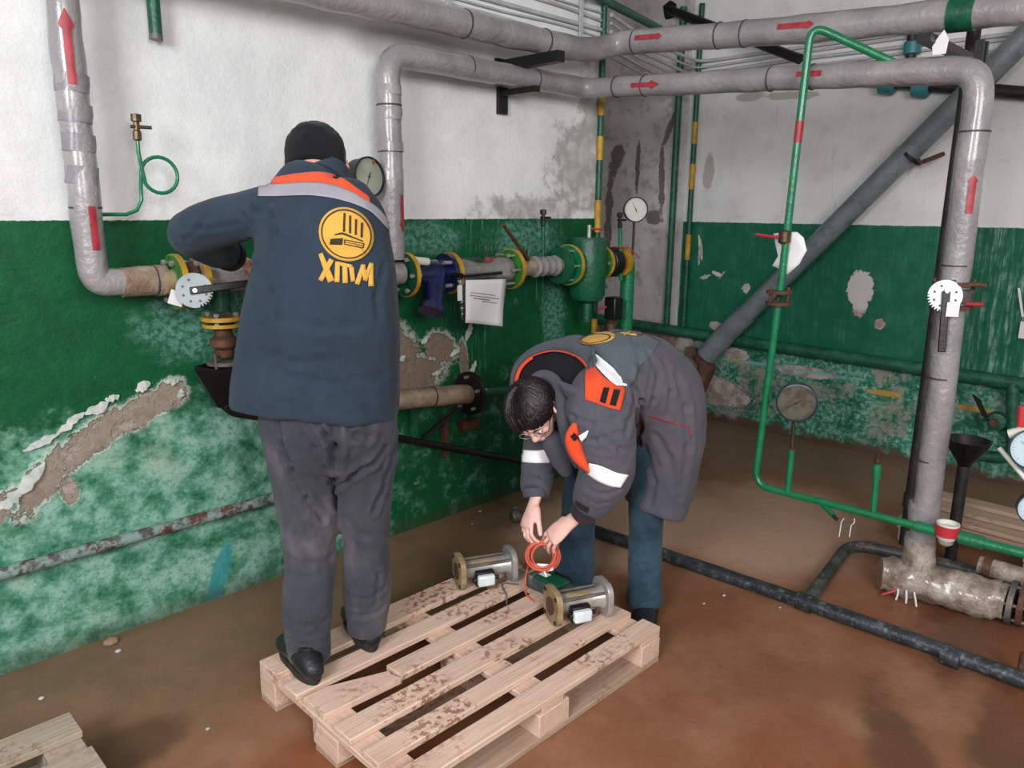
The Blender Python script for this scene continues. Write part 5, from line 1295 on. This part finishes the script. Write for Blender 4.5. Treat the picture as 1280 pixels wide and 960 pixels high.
# shoulder yoke: orange, then grey reflective band
patch('orange_yoke', T, strip_grid([(324, 224), (345, 222), (370, 218), (400, 216), (425, 222), (447, 237), (461, 247)], [(324, 231), (350, 230), (385, 228), (412, 230.5), (435, 238), (450, 246), (462, 253.5)], 44, 5), 'orange', W1)
patch('grey_band', T, strip_grid([(324, 231.5), (350, 230.5), (385, 228.5), (412, 231), (435, 238.5), (450, 246.5), (472, 261), (487, 280)], [(323, 246), (350, 246), (385, 245), (410, 247.5), (427, 251), (446, 257), (465, 267), (485, 288)], 50, 6), 'reflect_grey', W1)
# collar
cl = MB(); cpts = []
for k in range(13):
    a = PI*(k/12); cpts.append(None)
loft(cl, [(p1(413, 228, .085), .076, .085), (p1(418, 219, .10), .052, .075), (p1(420, 212, .11), .044, .068)], R0, 24, 4, (False, False))
build('collar', cl, 'jacket1', W1, smooth=80)
# emblem: disc, ring line, chimneys, hull, letters
EX, EY, ER = 432.6, 293.3, 34
em = patch('emblem_disc', T, ell_grid(EX, EY, 35.5, 31.8, .75, .01, 56, 8), 'logo_yellow', W1, .0035, label='round yellow emblem with four chimneys')
patch('emblem_ring', T, ell_grid(EX, EY, 32.3, 28.6, .75, .95, 56, 1), 'logo_dark', em, .0062)
for x, y0, y1 in ((430.5, 267.5, 290), (437.5, 270.5, 292), (444.5, 275, 294), (451.5, 279, 297)): patch('chimney', T, stroke_grid(x, y0, x - .5, y1, 2.4), 'logo_dark', em, .0062)
patch('hull_line', T, stroke_grid(419, 294, 428, 292, 1.2, 2.6), 'logo_dark', em, .0062); patch('hull_line', T, stroke_grid(428, 292, 453, 302, 2.4, 1.2), 'logo_dark', em, .0062)
patch('hull_block', T, strip_grid([(414, 299), (429, 298)], [(412.5, 306), (428, 306.5)], 6, 3), 'logo_dark', em, .0062)
for a in ((430.5, 300, 454, 305, 1.1), (430.5, 305.5, 453, 310.5, 1.1), (430.5, 300, 430.5, 305.5, 1.1), (454, 305, 453, 310.5, 1.1), (431, 302.8, 453.5, 307.8, .7)): patch('box_outline', T, stroke_grid(*a), 'logo_dark', em, .0062)
LT = [(401, 317, 414.5, 352, 4, 6.2), (415, 324.5, 401, 351, 4.6, 4.2), (422.3, 327.5, 421.5, 353, 4.3, 4.6), (431, 331, 431.5, 354, 4.3, 4.6), (438.8, 334, 441, 352, 4.3, 4), (421, 329, 440, 333.5, 3.2, 3.2),
      (454, 331, 446, 355.5, 3.6, 4.6), (453, 331, 456.5, 350, 4, 3.6), (463.5, 329, 455.5, 351, 3.4, 4), (463.5, 329, 463.2, 358, 3.6, 4.8)]
for a in LT: patch('letter_stroke', T, stroke_grid(*a[:4], a[4]*1.4, a[5]*1.4), 'logo_yellow', W1, .0035)

# trousers
tr = MB()
loft(tr, [rowx(500, 326, 494, .13, .02), rowx(530, 327, 495, .14, .02), rowx(556, 332, 494, .135, .02)], R0, 24, 4, (True, True), 2.3)
def leg(rows, dep): return [((p1(a, y, d) + p1(b, y, d))/2, (p1(b, y, d) - p1(a, y, d)).length/2, q) for (y, a, b, d), q in zip(rows, dep)]
loft(tr, leg([(540, 329, 416, .02), (580, 335, 420, .02), (620, 345, 421, .02), (680, 354, 420, 0), (740, 355, 417, -.03), (785, 357, 414, -.05), (822, 361, 412, -.055)], [.115, .115, .105, .09, .082, .08, .076]), R0, 22, 4, (True, False), 2.2)
loft(tr, leg([(540, 408, 494, .03), (580, 414, 494, .04), (620, 423, 490, .05), (680, 430, 487, .06), (730, 429, 487, .06), (765, 433, 485, .06), (788, 436, 482, .06)], [.115, .115, .10, .085, .078, .074, .065]), R0, 22, 4, (True, False), 2.2)
vs, fs, ns = fuse(tr, .009, 5)
cr = [([(416, 522), (420, 560), (419, 600), (421, 630)], .012, .014), ([(405, 540), (416, 560), (419, 585)], .008, .008), ([(378, 545), (392, 560), (408, 585), (417, 612)], .009, .006), ([(345, 520), (352, 555), (366, 590), (384, 625), (405, 650)], .008, .008),
      ([(482, 560), (464, 580), (440, 592), (424, 605)], .009, .009), ([(494, 545), (486, 580), (478, 610), (468, 640)], .008, .008), ([(434, 528), (446, 545), (462, 548)], .01, .006), ([(424, 530), (432, 520), (440, 530)], .008, .006), ([(395, 525), (408, 545), (416, 550)], .008, .008),
      ([(360, 700), (385, 706), (415, 698)], .012, .003), ([(365, 640), (385, 660), (410, 668)], .012, .003), ([(358, 800), (380, 806), (408, 798)], .008, .004), ([(358, 775), (385, 782), (410, 772)], .008, .004), ([(432, 740), (455, 750), (480, 735)], .008, .005), ([(436, 765), (455, 770), (480, 758)], .008, .005), ([(460, 690), (474, 720), (470, 750)], .008, .004), ([(436, 650), (455, 670), (484, 665)], .012, .003)]
cr = [(a, b*1.25, c*1.6) for a, b, c in cr]
vs = wrinkle(vs, fs, ns, .010, cr, None, (1, 1, .55), 9)
put('trousers', vs, fs, 'trouser1', W1)
def shoe(par, heel, toe, z0, w=.047, h=.075):
    heel = Vector(heel); toe = Vector(toe); heel.z = toe.z = 0; d = (toe - heel); l = d.length; d.normalize(); s_ = Vector((-d.y, d.x, 0)); z = UP
    def P(f, hh): return heel + d*l*f + z*(z0 + hh)
    up_ = MB(); loft(up_, [(P(.03, .045), w*.62, .035), (P(.15, .055), w*.78, .045), (P(.35, .058), w*.85, .048), (P(.55, .045), w*.95, .036), (P(.75, .034), w*1.0, .026), (P(.93, .026), w*.75, .018)], s_, 20, 4)
    o = build('shoe', up_, 'shoe', par, smooth=70)
    so = MB(); out = []
    for k in range(28):
        a = 2*PI*k/28; x = .5 - .52*math.cos(a); yy = math.sin(a)*w*(.86 + .2*x)*(1 - .12*math.exp(-((x-.4)/.12)**2)); out.append((x*l, yy))
    so.prism(heel + z*z0, d, s_, out, .022); build('sole', so, 'sole', o, bevel=.003)
    tg = MB(); tg.tube(rounded([P(.28, .09), P(.42, .088), P(.58, .074)], .02), .018, 10, flat=1.2); build('tongue', tg, 'shoe', o)
    an = MB(); loft(an, [(P(.24, .05), w*.62, .042), (P(.24, .11), w*.55, .036)], s_, 16, 3, (False, False)); build('shoe_collar', an, 'shoe', o, smooth=70)
    return o
hl = at_z(394, 856, .145); tl_ = at_z(352, 790, .145)
d_ = (tl_ - hl).normalized(); shoe(W1, hl, hl + d_*.30, .145, .056)
hl = at_z(466, 815, .145); tl_ = at_z(432, 752, .145); d_ = (tl_ - hl).normalized(); shoe(W1, hl, hl + d_*.30, .145, .054)
# body
hc = p1(395, 207, .13); up1 = (UP + F0*.28 - R0*.05).normalized(); face1 = (F0 + R0*-.15 - UP*.45)
bd = MB()
P1h, left1 = head(bd, hc, up1, face1, .98)
nb = p1(400, 232, .08)
loft(bd, [(hc + (-up1)*.05 - F0*.02, .058, .060), (hc.lerp(nb, .6), .056, .058), (nb, .062, .062)], R0, 18, 4)
loft(bd, [(p1(412, 530, .02), .14, .10), (p1(405, 420, .01), .15, .10), (p1(402, 320, .02), .16, .095), (p1(398, 262, .05), .13, .08), (nb, .06, .06)], R0, 20, 4)
loft(bd, [(p1(372, 262, .05), .045, .045), (sL, .045, .045), (eL, .04, .04), (wL, .03, .028)], UP, 14, 4)
loft(bd, [(p1(425, 268, .05), .045, .045), (p1(449, 290, .03), .045, .045), (eR, .04, .04), (wR, .028, .028)], UP, 14, 4)
for x0, x1, y1, dd in ((375, 388, 835, -.07), (450, 460, 800, .06)): loft(bd, [(p1(x0, 545, .02), .055, .055), (p1((x0+x1)/2, 680, dd/2), .04, .04), (p1(x1, y1 - 25, dd), .026, .028)], R0, 14, 4)
fwd = (wL - p1(262, 305, .24)).normalized()
c1 = [(.5, .7, .4), (.5, .8, .4), (.55, .8, .4), (.6, .8, .4)]
hand(bd, wL + fwd*.03, (fwd + R0*.55 - UP*.12), (UP*.8 - F0*.35), (R0*.4 - UP*.2 - F0*.6), c1, .1, .95)
f2 = (wR - eR).normalized(); hand(bd, wR + f2*.02, (f2 - UP*.1), UP, -R0, c1, .1, .95)
vs, fs, ns = fuse(bd, .0045, 3)
put('body', vs, fs, 'skin', W1)
for w_, f_ in ((wL, fwd), (wR, f2)):
    cf = MB(); cf.tube([w_ - f_*.03, w_ + f_*.012], [.058, .056], 20); build('cuff', cf, 'black_cloth', W1)
# knit cap
hat = MB(); U1 = up1; F1 = (Vector(face1) - U1*Vector(face1).dot(U1)).normalized(); Lf = U1.cross(F1)
Q = lambda l, f, u: hc + Lf*l + F1*f + U1*u
loft(hat, [(Q(0, .0, -.012), .089, .107), (Q(0, 0, .0), .092, .110), (Q(0, -.002, .04), .092, .110), (Q(0, -.008, .078), .084, .100), (Q(0, -.014, .104), .066, .080), (Q(0, -.018, .122), .040, .050), (Q(0, -.02, .13), .012, .014)], Lf, 32, 5, (False, False))
hv = []
for v in hat.v:
    q = v - hc; hv.append(v + q.normalized()*(.0035*noise.noise(q*22) + .0012*math.sin(math.atan2(q.dot(Lf), q.dot(F1))*70)))
hat.v = hv
build('knit_cap', hat, 'hat', W1, smooth=80)

# ================================================================== worker 2: bending over the coil
W2 = thing('person', 'person with dark hair in grey padded coat and jeans bending down beside the pallet', 'person', (2.38, 1.8, 0))
def p2(px, py, d): return at_d(px, py, d)
LAT = (F0 + R0*-.12).normalized()
jk = MB()
spine = [(742, 470, 2.84, .125, .16), (755, 466, 2.86, .155, .215), (792, 468, 2.89, .165, .22), (822, 488, 2.92, .165, .215), (834, 525, 2.93, .140, .205), (832, 570, 2.92, .128, .19), (824, 612, 2.91, .122, .175), (817, 636, 2.90, .118, .165)]
def spl(rows): return [(p2(a, b, d), rb, ra) for a, b, d, ra, rb in rows]
loft(jk, spl(spine), LAT, 30, 5, (False, False), 2.15)
loft(jk, spl([(728, 500, 2.80, .07, .10), (722, 530, 2.80, .07, .10), (718, 562, 2.82, .055, .08)]), LAT, 18, 4)
eN = p2(758, 590, 2.66); wN = p2(730, 643, 2.71)
loft(jk, [(p2(745, 482, 2.76), .085, .09), (p2(748, 505, 2.69), .115, .11), (p2(757, 545, 2.655), .112, .105), (eN, .100, .10), (p2(746, 612, 2.675), .088, .088), (p2(736, 632, 2.70), .074, .074)], CR, 22, 4, (True, False))
eF = p2(676, 565, 2.98); wF = p2(668, 618, 2.86)
loft(jk, [(p2(715, 500, 2.98), .07, .08), (p2(690, 515, 3.0), .08, .08), (p2(684, 530, 3.0), .082, .08), (eF, .077, .08), (p2(673, 590, 2.94), .07, .072), (p2(668, 615, 2.865), .06, .06)], CR, 20, 4, (True, False))
vs, fs, ns = fuse(jk, .011, 6)
cr = [([(792, 425), (800, 460), (790, 500), (782, 540)], .012, .009), ([(808, 440), (822, 470), (815, 500), (796, 530)], .010, .006), ([(830, 450), (838, 490), (835, 520)], .010, .005), ([(788, 480), (800, 500), (802, 540), (797, 590)], .010, .012),
      ([(708, 500), (718, 520), (740, 530), (770, 522)], .008, .007), ([(720, 545), (745, 550), (775, 540)], .009, .006), ([(752, 545), (775, 562), (792, 560)], .009, .006), ([(735, 568), (760, 575), (788, 568)], .007, .004),
      ([(735, 612), (755, 618), (775, 612)], .008, .005), ([(730, 622), (748, 630), (765, 626)], .006, .004), ([(820, 545), (835, 570), (845, 610)], .014, .005), ([(658, 590), (676, 596), (694, 588)], .008, .005), ([(655, 545), (675, 552), (692, 545)], .008, .005), ([(845, 470), (858, 510), (860, 560), (850, 620)], .014, .005),
      ([(752, 520), (770, 528), (785, 525)], .009, .003), ([(808, 560), (818, 600), (812, 630)], .012, .005)]
cr = [(a, b*1.15, c*1.5) for a, b, c in cr]
vs = wrinkle(vs, fs, ns, .008, cr, None, (1, 1, .8), 8)
put('padded_coat', vs, fs, 'jacket2', W2); T = bvh_of(vs, fs)
patch('back_panel', T, strip_grid([(738, 432), (765, 416), (795, 414), (826, 427)], [(785, 487), (793, 475), (800, 458), (812, 446)], 30, 14), 'jacket2_back', W2, .0015, .001)
patch('back_emblem', T, ell_grid(746, 423, 23, 7.5, -.1, .01, 40, 6), 'logo_yellow', W2, .004)
patch('emblem_line', T, ell_grid(745, 424.5, 19, 5.2, -.1, .90, 40, 1), 'logo_dark', W2, .0062)
patch('letter_stroke', T, stroke_grid(775, 417, 796, 419.5, 2.0), 'logo_yellow', W2, .004); patch('letter_stroke', T, stroke_grid(780, 420, 788, 415.5, 1.6), 'logo_yellow', W2, .004)
patch('white_band', T, strip_grid([(733, 436), (748, 443), (765, 458), (777, 473), (783, 483)], [(735, 441), (742, 455), (752, 467), (762, 477), (770, 483)], 26, 6), 'reflect_white', W2, .007)
ep = patch('orange_shoulder_panel', T, strip_grid([(732, 446), (742, 458), (758, 475), (781, 485)], [(732, 500), (744, 504), (758, 509), (774, 514)], 26, 12), 'orange', W2, .005)
for x in (754.5, 766.5): patch('dark_tab', T, strip_grid([(x, 485 + (x-754)*.22), (x + 7, 486 + (x-754)*.22)], [(x - 5, 503 + (x-754)*.25), (x + 2, 505 + (x-754)*.25)], 5, 6), 'velcro', ep, .008)
patch('white_band', T, strip_grid([(737, 578), (752, 582), (770, 590), (785, 593)], [(735, 592), (746, 600), (762, 607), (775, 609)], 26, 7), 'reflect_white', W2, .004)
patch('white_band', T, strip_grid([(650, 562), (668, 563), (684, 561.5)], [(650, 577), (668, 579), (687, 578.5)], 22, 6), 'reflect_white', W2, .004)
def loose(name, A_, B_, d0, d1, mat, par, nu=24, nv=5, bulge=.012, th=.004):
    g = strip_grid(A_, B_, nu, nv); rr = []
    for j, row in enumerate(g): rr.append([p2(a, b, d0 + (d1-d0)*i/nu) + toward(p2(a, b, d0)).normalized()*bulge*math.sin(PI*j/nv) for i, (a, b) in enumerate(row)])
    mb = MB(); mb.rings(rr, False, False); o = build(name, mb, mat, par, smooth=80); s_ = o.modifiers.new('thickness', 'SOLIDIFY'); s_.thickness = th; return o
loose('orange_front_flap', [(716, 528), (709, 538), (706, 550), (710, 566), (720, 580), (735, 592)], [(722, 530), (724, 540), (727, 555), (731, 568), (735, 578), (737, 588)], 2.60, 2.58, 'orange', W2)
loose('dark_tab', [(713, 546), (718, 541)], [(718, 552), (723, 547)], 2.575, 2.575, 'velcro', W2, 4, 3, 0)
loose('zip_glint', [(723, 545), (736, 537)], [(727, 553), (733, 547)], 2.57, 2.57, 'reflect_white', W2, 6, 3, .004)  # small white patch modelled as the glint on the zip
patch('cuff_tab', T, strip_grid([(721, 625), (729, 630), (737, 634)], [(719, 631), (727, 636), (735, 640)], 8, 3), 'velcro', W2, .005)
patch('cuff_tab', T, strip_grid([(657, 612), (671, 612)], [(658, 618), (671, 617)], 8, 3), 'velcro', W2, .005)
patch('red_piping', T, stroke_grid(811, 519, 862, 534, 1.4, 1.4, 16), 'red', W2, .003); patch('red_piping', T, stroke_grid(862, 534, 864, 548, 1.2, 1.2, 6), 'red', W2, .003)
# hood thrown open round the neck
hd_o = [(641, 487, 2.98), (642, 468, 3.02), (651, 452, 3.03), (668, 440, 3.01), (692, 434, 2.97), (716, 438, 2.88), (735, 452, 2.78), (741, 474, 2.69), (738, 497, 2.64)]
rim = [p2(*q) for q in hd_o]; rows = catmull([[q] for q in rim], 5); RIM = [r[0] for r in rows]
mb = MB(); mb.tube(RIM, lambda s: .009 + .005*math.sin(s*PI), 12, lump=.15, ls=12); build('hood_rim', mb, 'jacket2', W2, smooth=80)
hd_i = [(660, 500, 2.92), (660, 486, 2.93), (664, 476, 2.93), (675, 470, 2.92), (690, 470, 2.90), (703, 478, 2.85), (712, 490, 2.79), (716, 500, 2.74), (718, 510, 2.70)]
inn = [r[0] for r in catmull([[p2(*q)] for q in hd_i], 5)]
mb = MB(); mb.rings([[a.lerp(b, s_) + (-UP*.025*math.sin(s_*PI)) for s_ in [k/8 for k in range(9)]] for a, b in zip(RIM, inn)], False, False)
o = build('hood_lining', mb, 'black_cloth', W2, smooth=80); so = o.modifiers.new('thickness', 'SOLIDIFY'); so.thickness = .006
ho = [(637, 486, 3.0), (638, 468, 3.05), (646, 449, 3.07), (668, 432, 3.06), (694, 423, 3.03), (718, 418, 2.99), (737, 424, 2.87), (740, 440, 2.77), (742, 466, 2.69)]
out_ = [r[0] for r in catmull([[p2(*q)] for q in ho], 5)]
mb = MB(); mb.rings([[a.lerp(b, s_) + toward(a).normalized()*.02*math.sin(s_*PI) for s_ in [k/5 for k in range(6)]] for a, b in zip(RIM, out_)], False, False)
o = build('hood_back', mb, 'jacket2_back', W2, smooth=80); so = o.modifiers.new('thickness', 'SOLIDIFY'); so.thickness = .012; so.offset = -1
# orange edging inside the rim: broad at the far side, a thin line over the top, broad again on the near side
EC = p2(690, 480, 2.88)
def edging(i0, i1, w0, w1, mat='orange', name='orange_hood_edge'):
    mb = MB(); rr = []; N = i1 - i0
    for i in range(i0, i1 + 1):
        t = (i - i0)/N; p = RIM[i]; q = inn[i]; d = (q - p).normalized(); up_ = toward(p).normalized(); w = w0 + (w1-w0)*t
        rr.append([p + d*(.012 + w*s_) + up_*(.022 - .006*s_) for s_ in (0, .33, .66, 1)])
    mb.rings(rr, False, False); o = build(name, mb, mat, W2, smooth=80); so = o.modifiers.new('thickness', 'SOLIDIFY'); so.thickness = .003
n_ = len(RIM) - 1
edging(0, 14, .030, .016); edging(14, 26, .006, .006)
edging(26, n_, .006, .020)

# grey inner collar wrapping the neck
ic = [(664, 484, 2.83), (668, 474, 2.86), (680, 469, 2.86), (692, 475, 2.83), (700, 490, 2.78), (703, 508, 2.73), (705, 528, 2.70), (709, 548, 2.70), (716, 568, 2.72), (722, 582, 2.74)]
mb = MB(); mb.tube([r[0] for r in catmull([[p2(*q)] for q in ic], 5)], lambda s: .015 + .010*math.sin(s*PI), 14, flat=1.0, lump=.12, ls=12); build('inner_collar', mb, 'jacket2', W2, smooth=80)
mb = MB(); loft(mb, [(p2(690, 550, 2.78), .05, .045), (p2(700, 570, 2.79), .055, .045), (p2(708, 588, 2.80), .03, .03)], LAT, 18, 4); build('coat_front', mb, 'jacket2', W2, smooth=80)
loose('collar_flap', [(694, 473), (706, 478), (720, 483), (735, 488)], [(700, 486), (709, 498), (722, 507), (736, 514)], 2.74, 2.62, 'jacket2', W2, 20, 6, .02, .006)
# jeans
jn = MB()
loft(jn, [(p2(818, 560, 2.95), .16, .11), (p2(815, 600, 2.95), .16, .11)], LAT, 20, 4)
def lg(rows): return [((p2(a, y, d) + p2(b, y, d))/2, (p2(b, y, d) - p2(a, y, d)).length/2, q) for y, a, b, d, q in rows]
loft(jn, lg([(570, 780, 838, 2.88, .09), (620, 787, 832, 2.87, .08), (650, 787, 829, 2.86, .075), (690, 785, 827, 2.85, .07), (730, 784, 827, 2.84, .072), (752, 782, 829, 2.84, .078)]), R0, 20, 4, (True, False), 2.2)
loft(jn, lg([(555, 735, 800, 3.0, .09), (600, 705, 752, 3.03, .08), (640, 702, 746, 3.06, .07), (680, 700, 744, 3.09, .068), (715, 694, 743, 3.11, .07), (732, 690, 743, 3.12, .075)]), R0, 20, 4, (True, False), 2.2)
vs, fs, ns = fuse(jn, .009, 4)
cr = [([(786, 660), (805, 668), (826, 662)], .010, .004), ([(786, 700), (804, 706), (826, 698)], .010, .004), ([(786, 738), (806, 745), (826, 736)], .006, .006), ([(786, 728), (802, 732), (824, 724)], .006, .004), ([(694, 712), (716, 718), (742, 708)], .007, .006), ([(696, 700), (718, 704), (742, 694)], .007, .004), ([(705, 640), (720, 650), (742, 645)], .010, .004), ([(694, 724), (716, 729), (742, 722)], .006, .006)]
vs = wrinkle(vs, fs, ns, .006, cr, None, (1, 1, .6), 9); put('jeans', vs, fs, 'jeans', W2)
hl = at_z(818, 762, 0); tl_ = at_z(790, 778, 0); hl = at_d(812, 752, 2.86); hl.z = 0; dd_ = Vector((-.75, -.35, 0)).normalized(); shoe(W2, hl - dd_*.07, hl + dd_*.20, 0, .050)
hl = at_d(725, 730, 3.14); hl.z = 0; dd_ = Vector((-.9, .1, 0)).normalized(); shoe(W2, hl - dd_*.06, hl + dd_*.21, 0, .050)
# body
hc2 = p2(668, 516, 2.76)
up2 = (R0*-.50 - F0*.62 + UP*.56); face2 = (R0*.02 - F0*.48 - UP*.85)
bd = MB(); Ph, left2 = head(bd, hc2, up2, face2, .96)
U2 = up2.normalized(); F2 = (Vector(face2) - U2*Vector(face2).dot(U2)).normalized()
ns_ = p2(722, 492, 2.93)
loft(bd, [(hc2 - U2*.05 - F2*.025, .055, .058), (hc2.lerp(ns_, .6), .056, .058), (ns_, .05, .045)], LAT, 18, 4)
loft(bd, spl([(738, 488, 2.92, .05, .07), (765, 480, 2.92, .09, .13), (800, 482, 2.91, .10, .15), (826, 530, 2.94, .10, .14), (820, 580, 2.94, .09, .13)]), LAT, 20, 4)
loft(bd, [(p2(762, 490, 2.84), .04, .04), (p2(752, 515, 2.70), .045, .045), (eN, .040, .040), (wN, .030, .028)], CR, 14, 4)
loft(bd, [(p2(745, 500, 2.96), .04, .04), (p2(712, 502, 3.0), .035, .035), (p2(690, 525, 3.0), .036, .036), (eF, .034, .034), (wF, .024, .024)], CR, 14, 4)
for rws in ([(815, 560, 2.9), (807, 650, 2.86), (806, 750, 2.85)], [(790, 555, 2.98), (724, 640, 3.06), (718, 728, 3.12)]): loft(bd, [(p2(*rws[0]), .07, .07), (p2(*rws[1]), .045, .045), (p2(*rws[2]), .038, .04)], R0, 14, 4)
wristN = p2(712, 653, 2.72); wristF = p2(667, 630, 2.83)
dN = (p2(690, 671, 2.735) - wristN).normalized()
# near hand: back faces up and towards us, fingers slope down-left
hand(bd, wristN, dN, (CU*.8 - F0*.6 + R0*.1), (CU*.5 - R0*.6 + F0*.3), [(.25, .4, .3), (.3, .45, .3), (.35, .45, .3), (.35, .4, .3)], .10, 1.06, (.6, .6), .35)
dF = (p2(659, 654, 2.79) - wristF).normalized()
hand(bd, wristF, dF, (-CR*.8 - F0*.5), (CR*.6 - F0*.6), [(.35, .7, .4), (.4, .7, .4), (.4, .7, .4), (.4, .7, .4)], .06, 1.02, (.3, .3), .35)
vs, fs, ns = fuse(bd, .0040, 3); put('body', vs, fs, 'skin2', W2); TB = bvh_of(vs, fs)
# rib cuffs
mb = MB(); mb.tube([p2(738, 630, 2.695), p2(731, 639, 2.70), p2(724, 646, 2.707)], [.064, .052, .044], 20); build('rib_cuff', mb, 'cuff', W2)
mb = MB(); mb.tube([p2(668, 612, 2.865), p2(668, 622, 2.85)], [.05, .044], 20); build('rib_cuff', mb, 'jacket2', W2)
# eyes, brows, glasses
for s_ in (-1, 1):
    e = Ph(.032*s_, .081, .008); mb = MB(); mb.ball(e, .0125, 14, 10); ey = build('eye', mb, 'dialwhite', W2, smooth=90); mb = MB(); mb.ball(e + F2*.009 - U2*.003, .0055, 10, 8); build('iris', mb, 'hair', ey)
    mb = MB(); mb.tube([Ph(.014*s_, .096, .026), Ph(.032*s_, .094, .031), Ph(.050*s_, .084, .026)], [.0025, .0038, .002], 8); build('eyebrow', mb, 'hair', W2)
gl = thing('glasses', 'thin dark-rimmed glasses on the face of the bending person', 'glasses', Ph(0, .1, .0))
for s_ in (-1, 1):
    c_ = Ph(.033*s_, .097, .0); mb = MB(); mb.torus(c_, F2, .0215, .0014, 24, 6); build('rim', mb, 'steel', gl)
    mb = MB(); mb.lathe(c_, F2, [(.021, 0), (.021, .001)], 24); build('lens', mb, 'glass', gl)
    mb = MB(); mb.tube([Ph(.054*s_, .096, .004), Ph(.074*s_, .09, .006), Ph(.084*s_, .0, .012)], .0018, 6); build('temple', mb, 'black', gl)
mb = MB(); mb.tube([Ph(.0115, .098, .002), Ph(0, .104, .004), Ph(-.0115, .098, .002)], .0014, 6); build('bridge', mb, 'steel', gl)
# hair: a cap of swept locks growing out of the whorl
hm = MB(); rnd = random.Random(8); A = Ph(0, -.010, .034)
def onskull(az, el, h=0.0):
    """az round the crown axis from the face direction, el 0 at the crown (tilted back)"""
    w = (U2*math.cos(.45) - F2*math.sin(.45)); f = (F2*math.cos(.45) + U2*math.sin(.45)); l = left2
    d = w*math.cos(el) + (f*math.cos(az) + l*math.sin(az))*math.sin(el)
    rl, rf, ru = .091 + h, .110 + h, .101 + h
    k = 1/math.sqrt((d.dot(left2)/rl)**2 + (d.dot(F2)/rf)**2 + (d.dot(U2)/ru)**2)
    return A + d*k*.97, d
def hairline(az):
    a = abs((az + PI) % (2*PI) - PI); return 2.0 - .10*math.cos(a*1.0) - .80*math.exp(-((a - 1.72)/.30)**2) + (.12 if a > 2.4 else 0) - .10*math.exp(-(a/.5)**2)
N = 48; rings = []
for j in range(11):
    row = []
    for k in range(N):
        az = 2*PI*k/N; el = .02 + (hairline(az) - .06)*j/10; q, d = onskull(az, el, -.001 if j < 9 else -.006); row.append(q + d*.004*noise.noise(q*60))
    rings.append(row)
hm.rings(rings, True, True)
for k in range(420):
    az = rnd.uniform(0, 2*PI); e0 = rnd.choice((.03, .25, .5, .8, 1.1)) + rnd.uniform(0, .2); e1 = hairline(az) + rnd.uniform(-.08, .10)
    if e0 > e1 - .25: continue
    tw = rnd.uniform(-.25, .25) + .35; pts = []; rr = []
    n2 = 7
    for i in range(n2):
        s_ = i/(n2-1); q, d = onskull(az + tw*(s_**.8)*(.6 if e0 < .4 else .25), e0 + (e1 - e0)*s_, .001 + .006*math.sin(s_*PI)*rnd.uniform(.5, 1)); pts.append(q); rr.append(.0052*(1 - .7*s_**2) + .0006)
    hm.tube(pts, rr, 6, flat=1.5)
build('hair', hm, 'hair', W2, smooth=60)
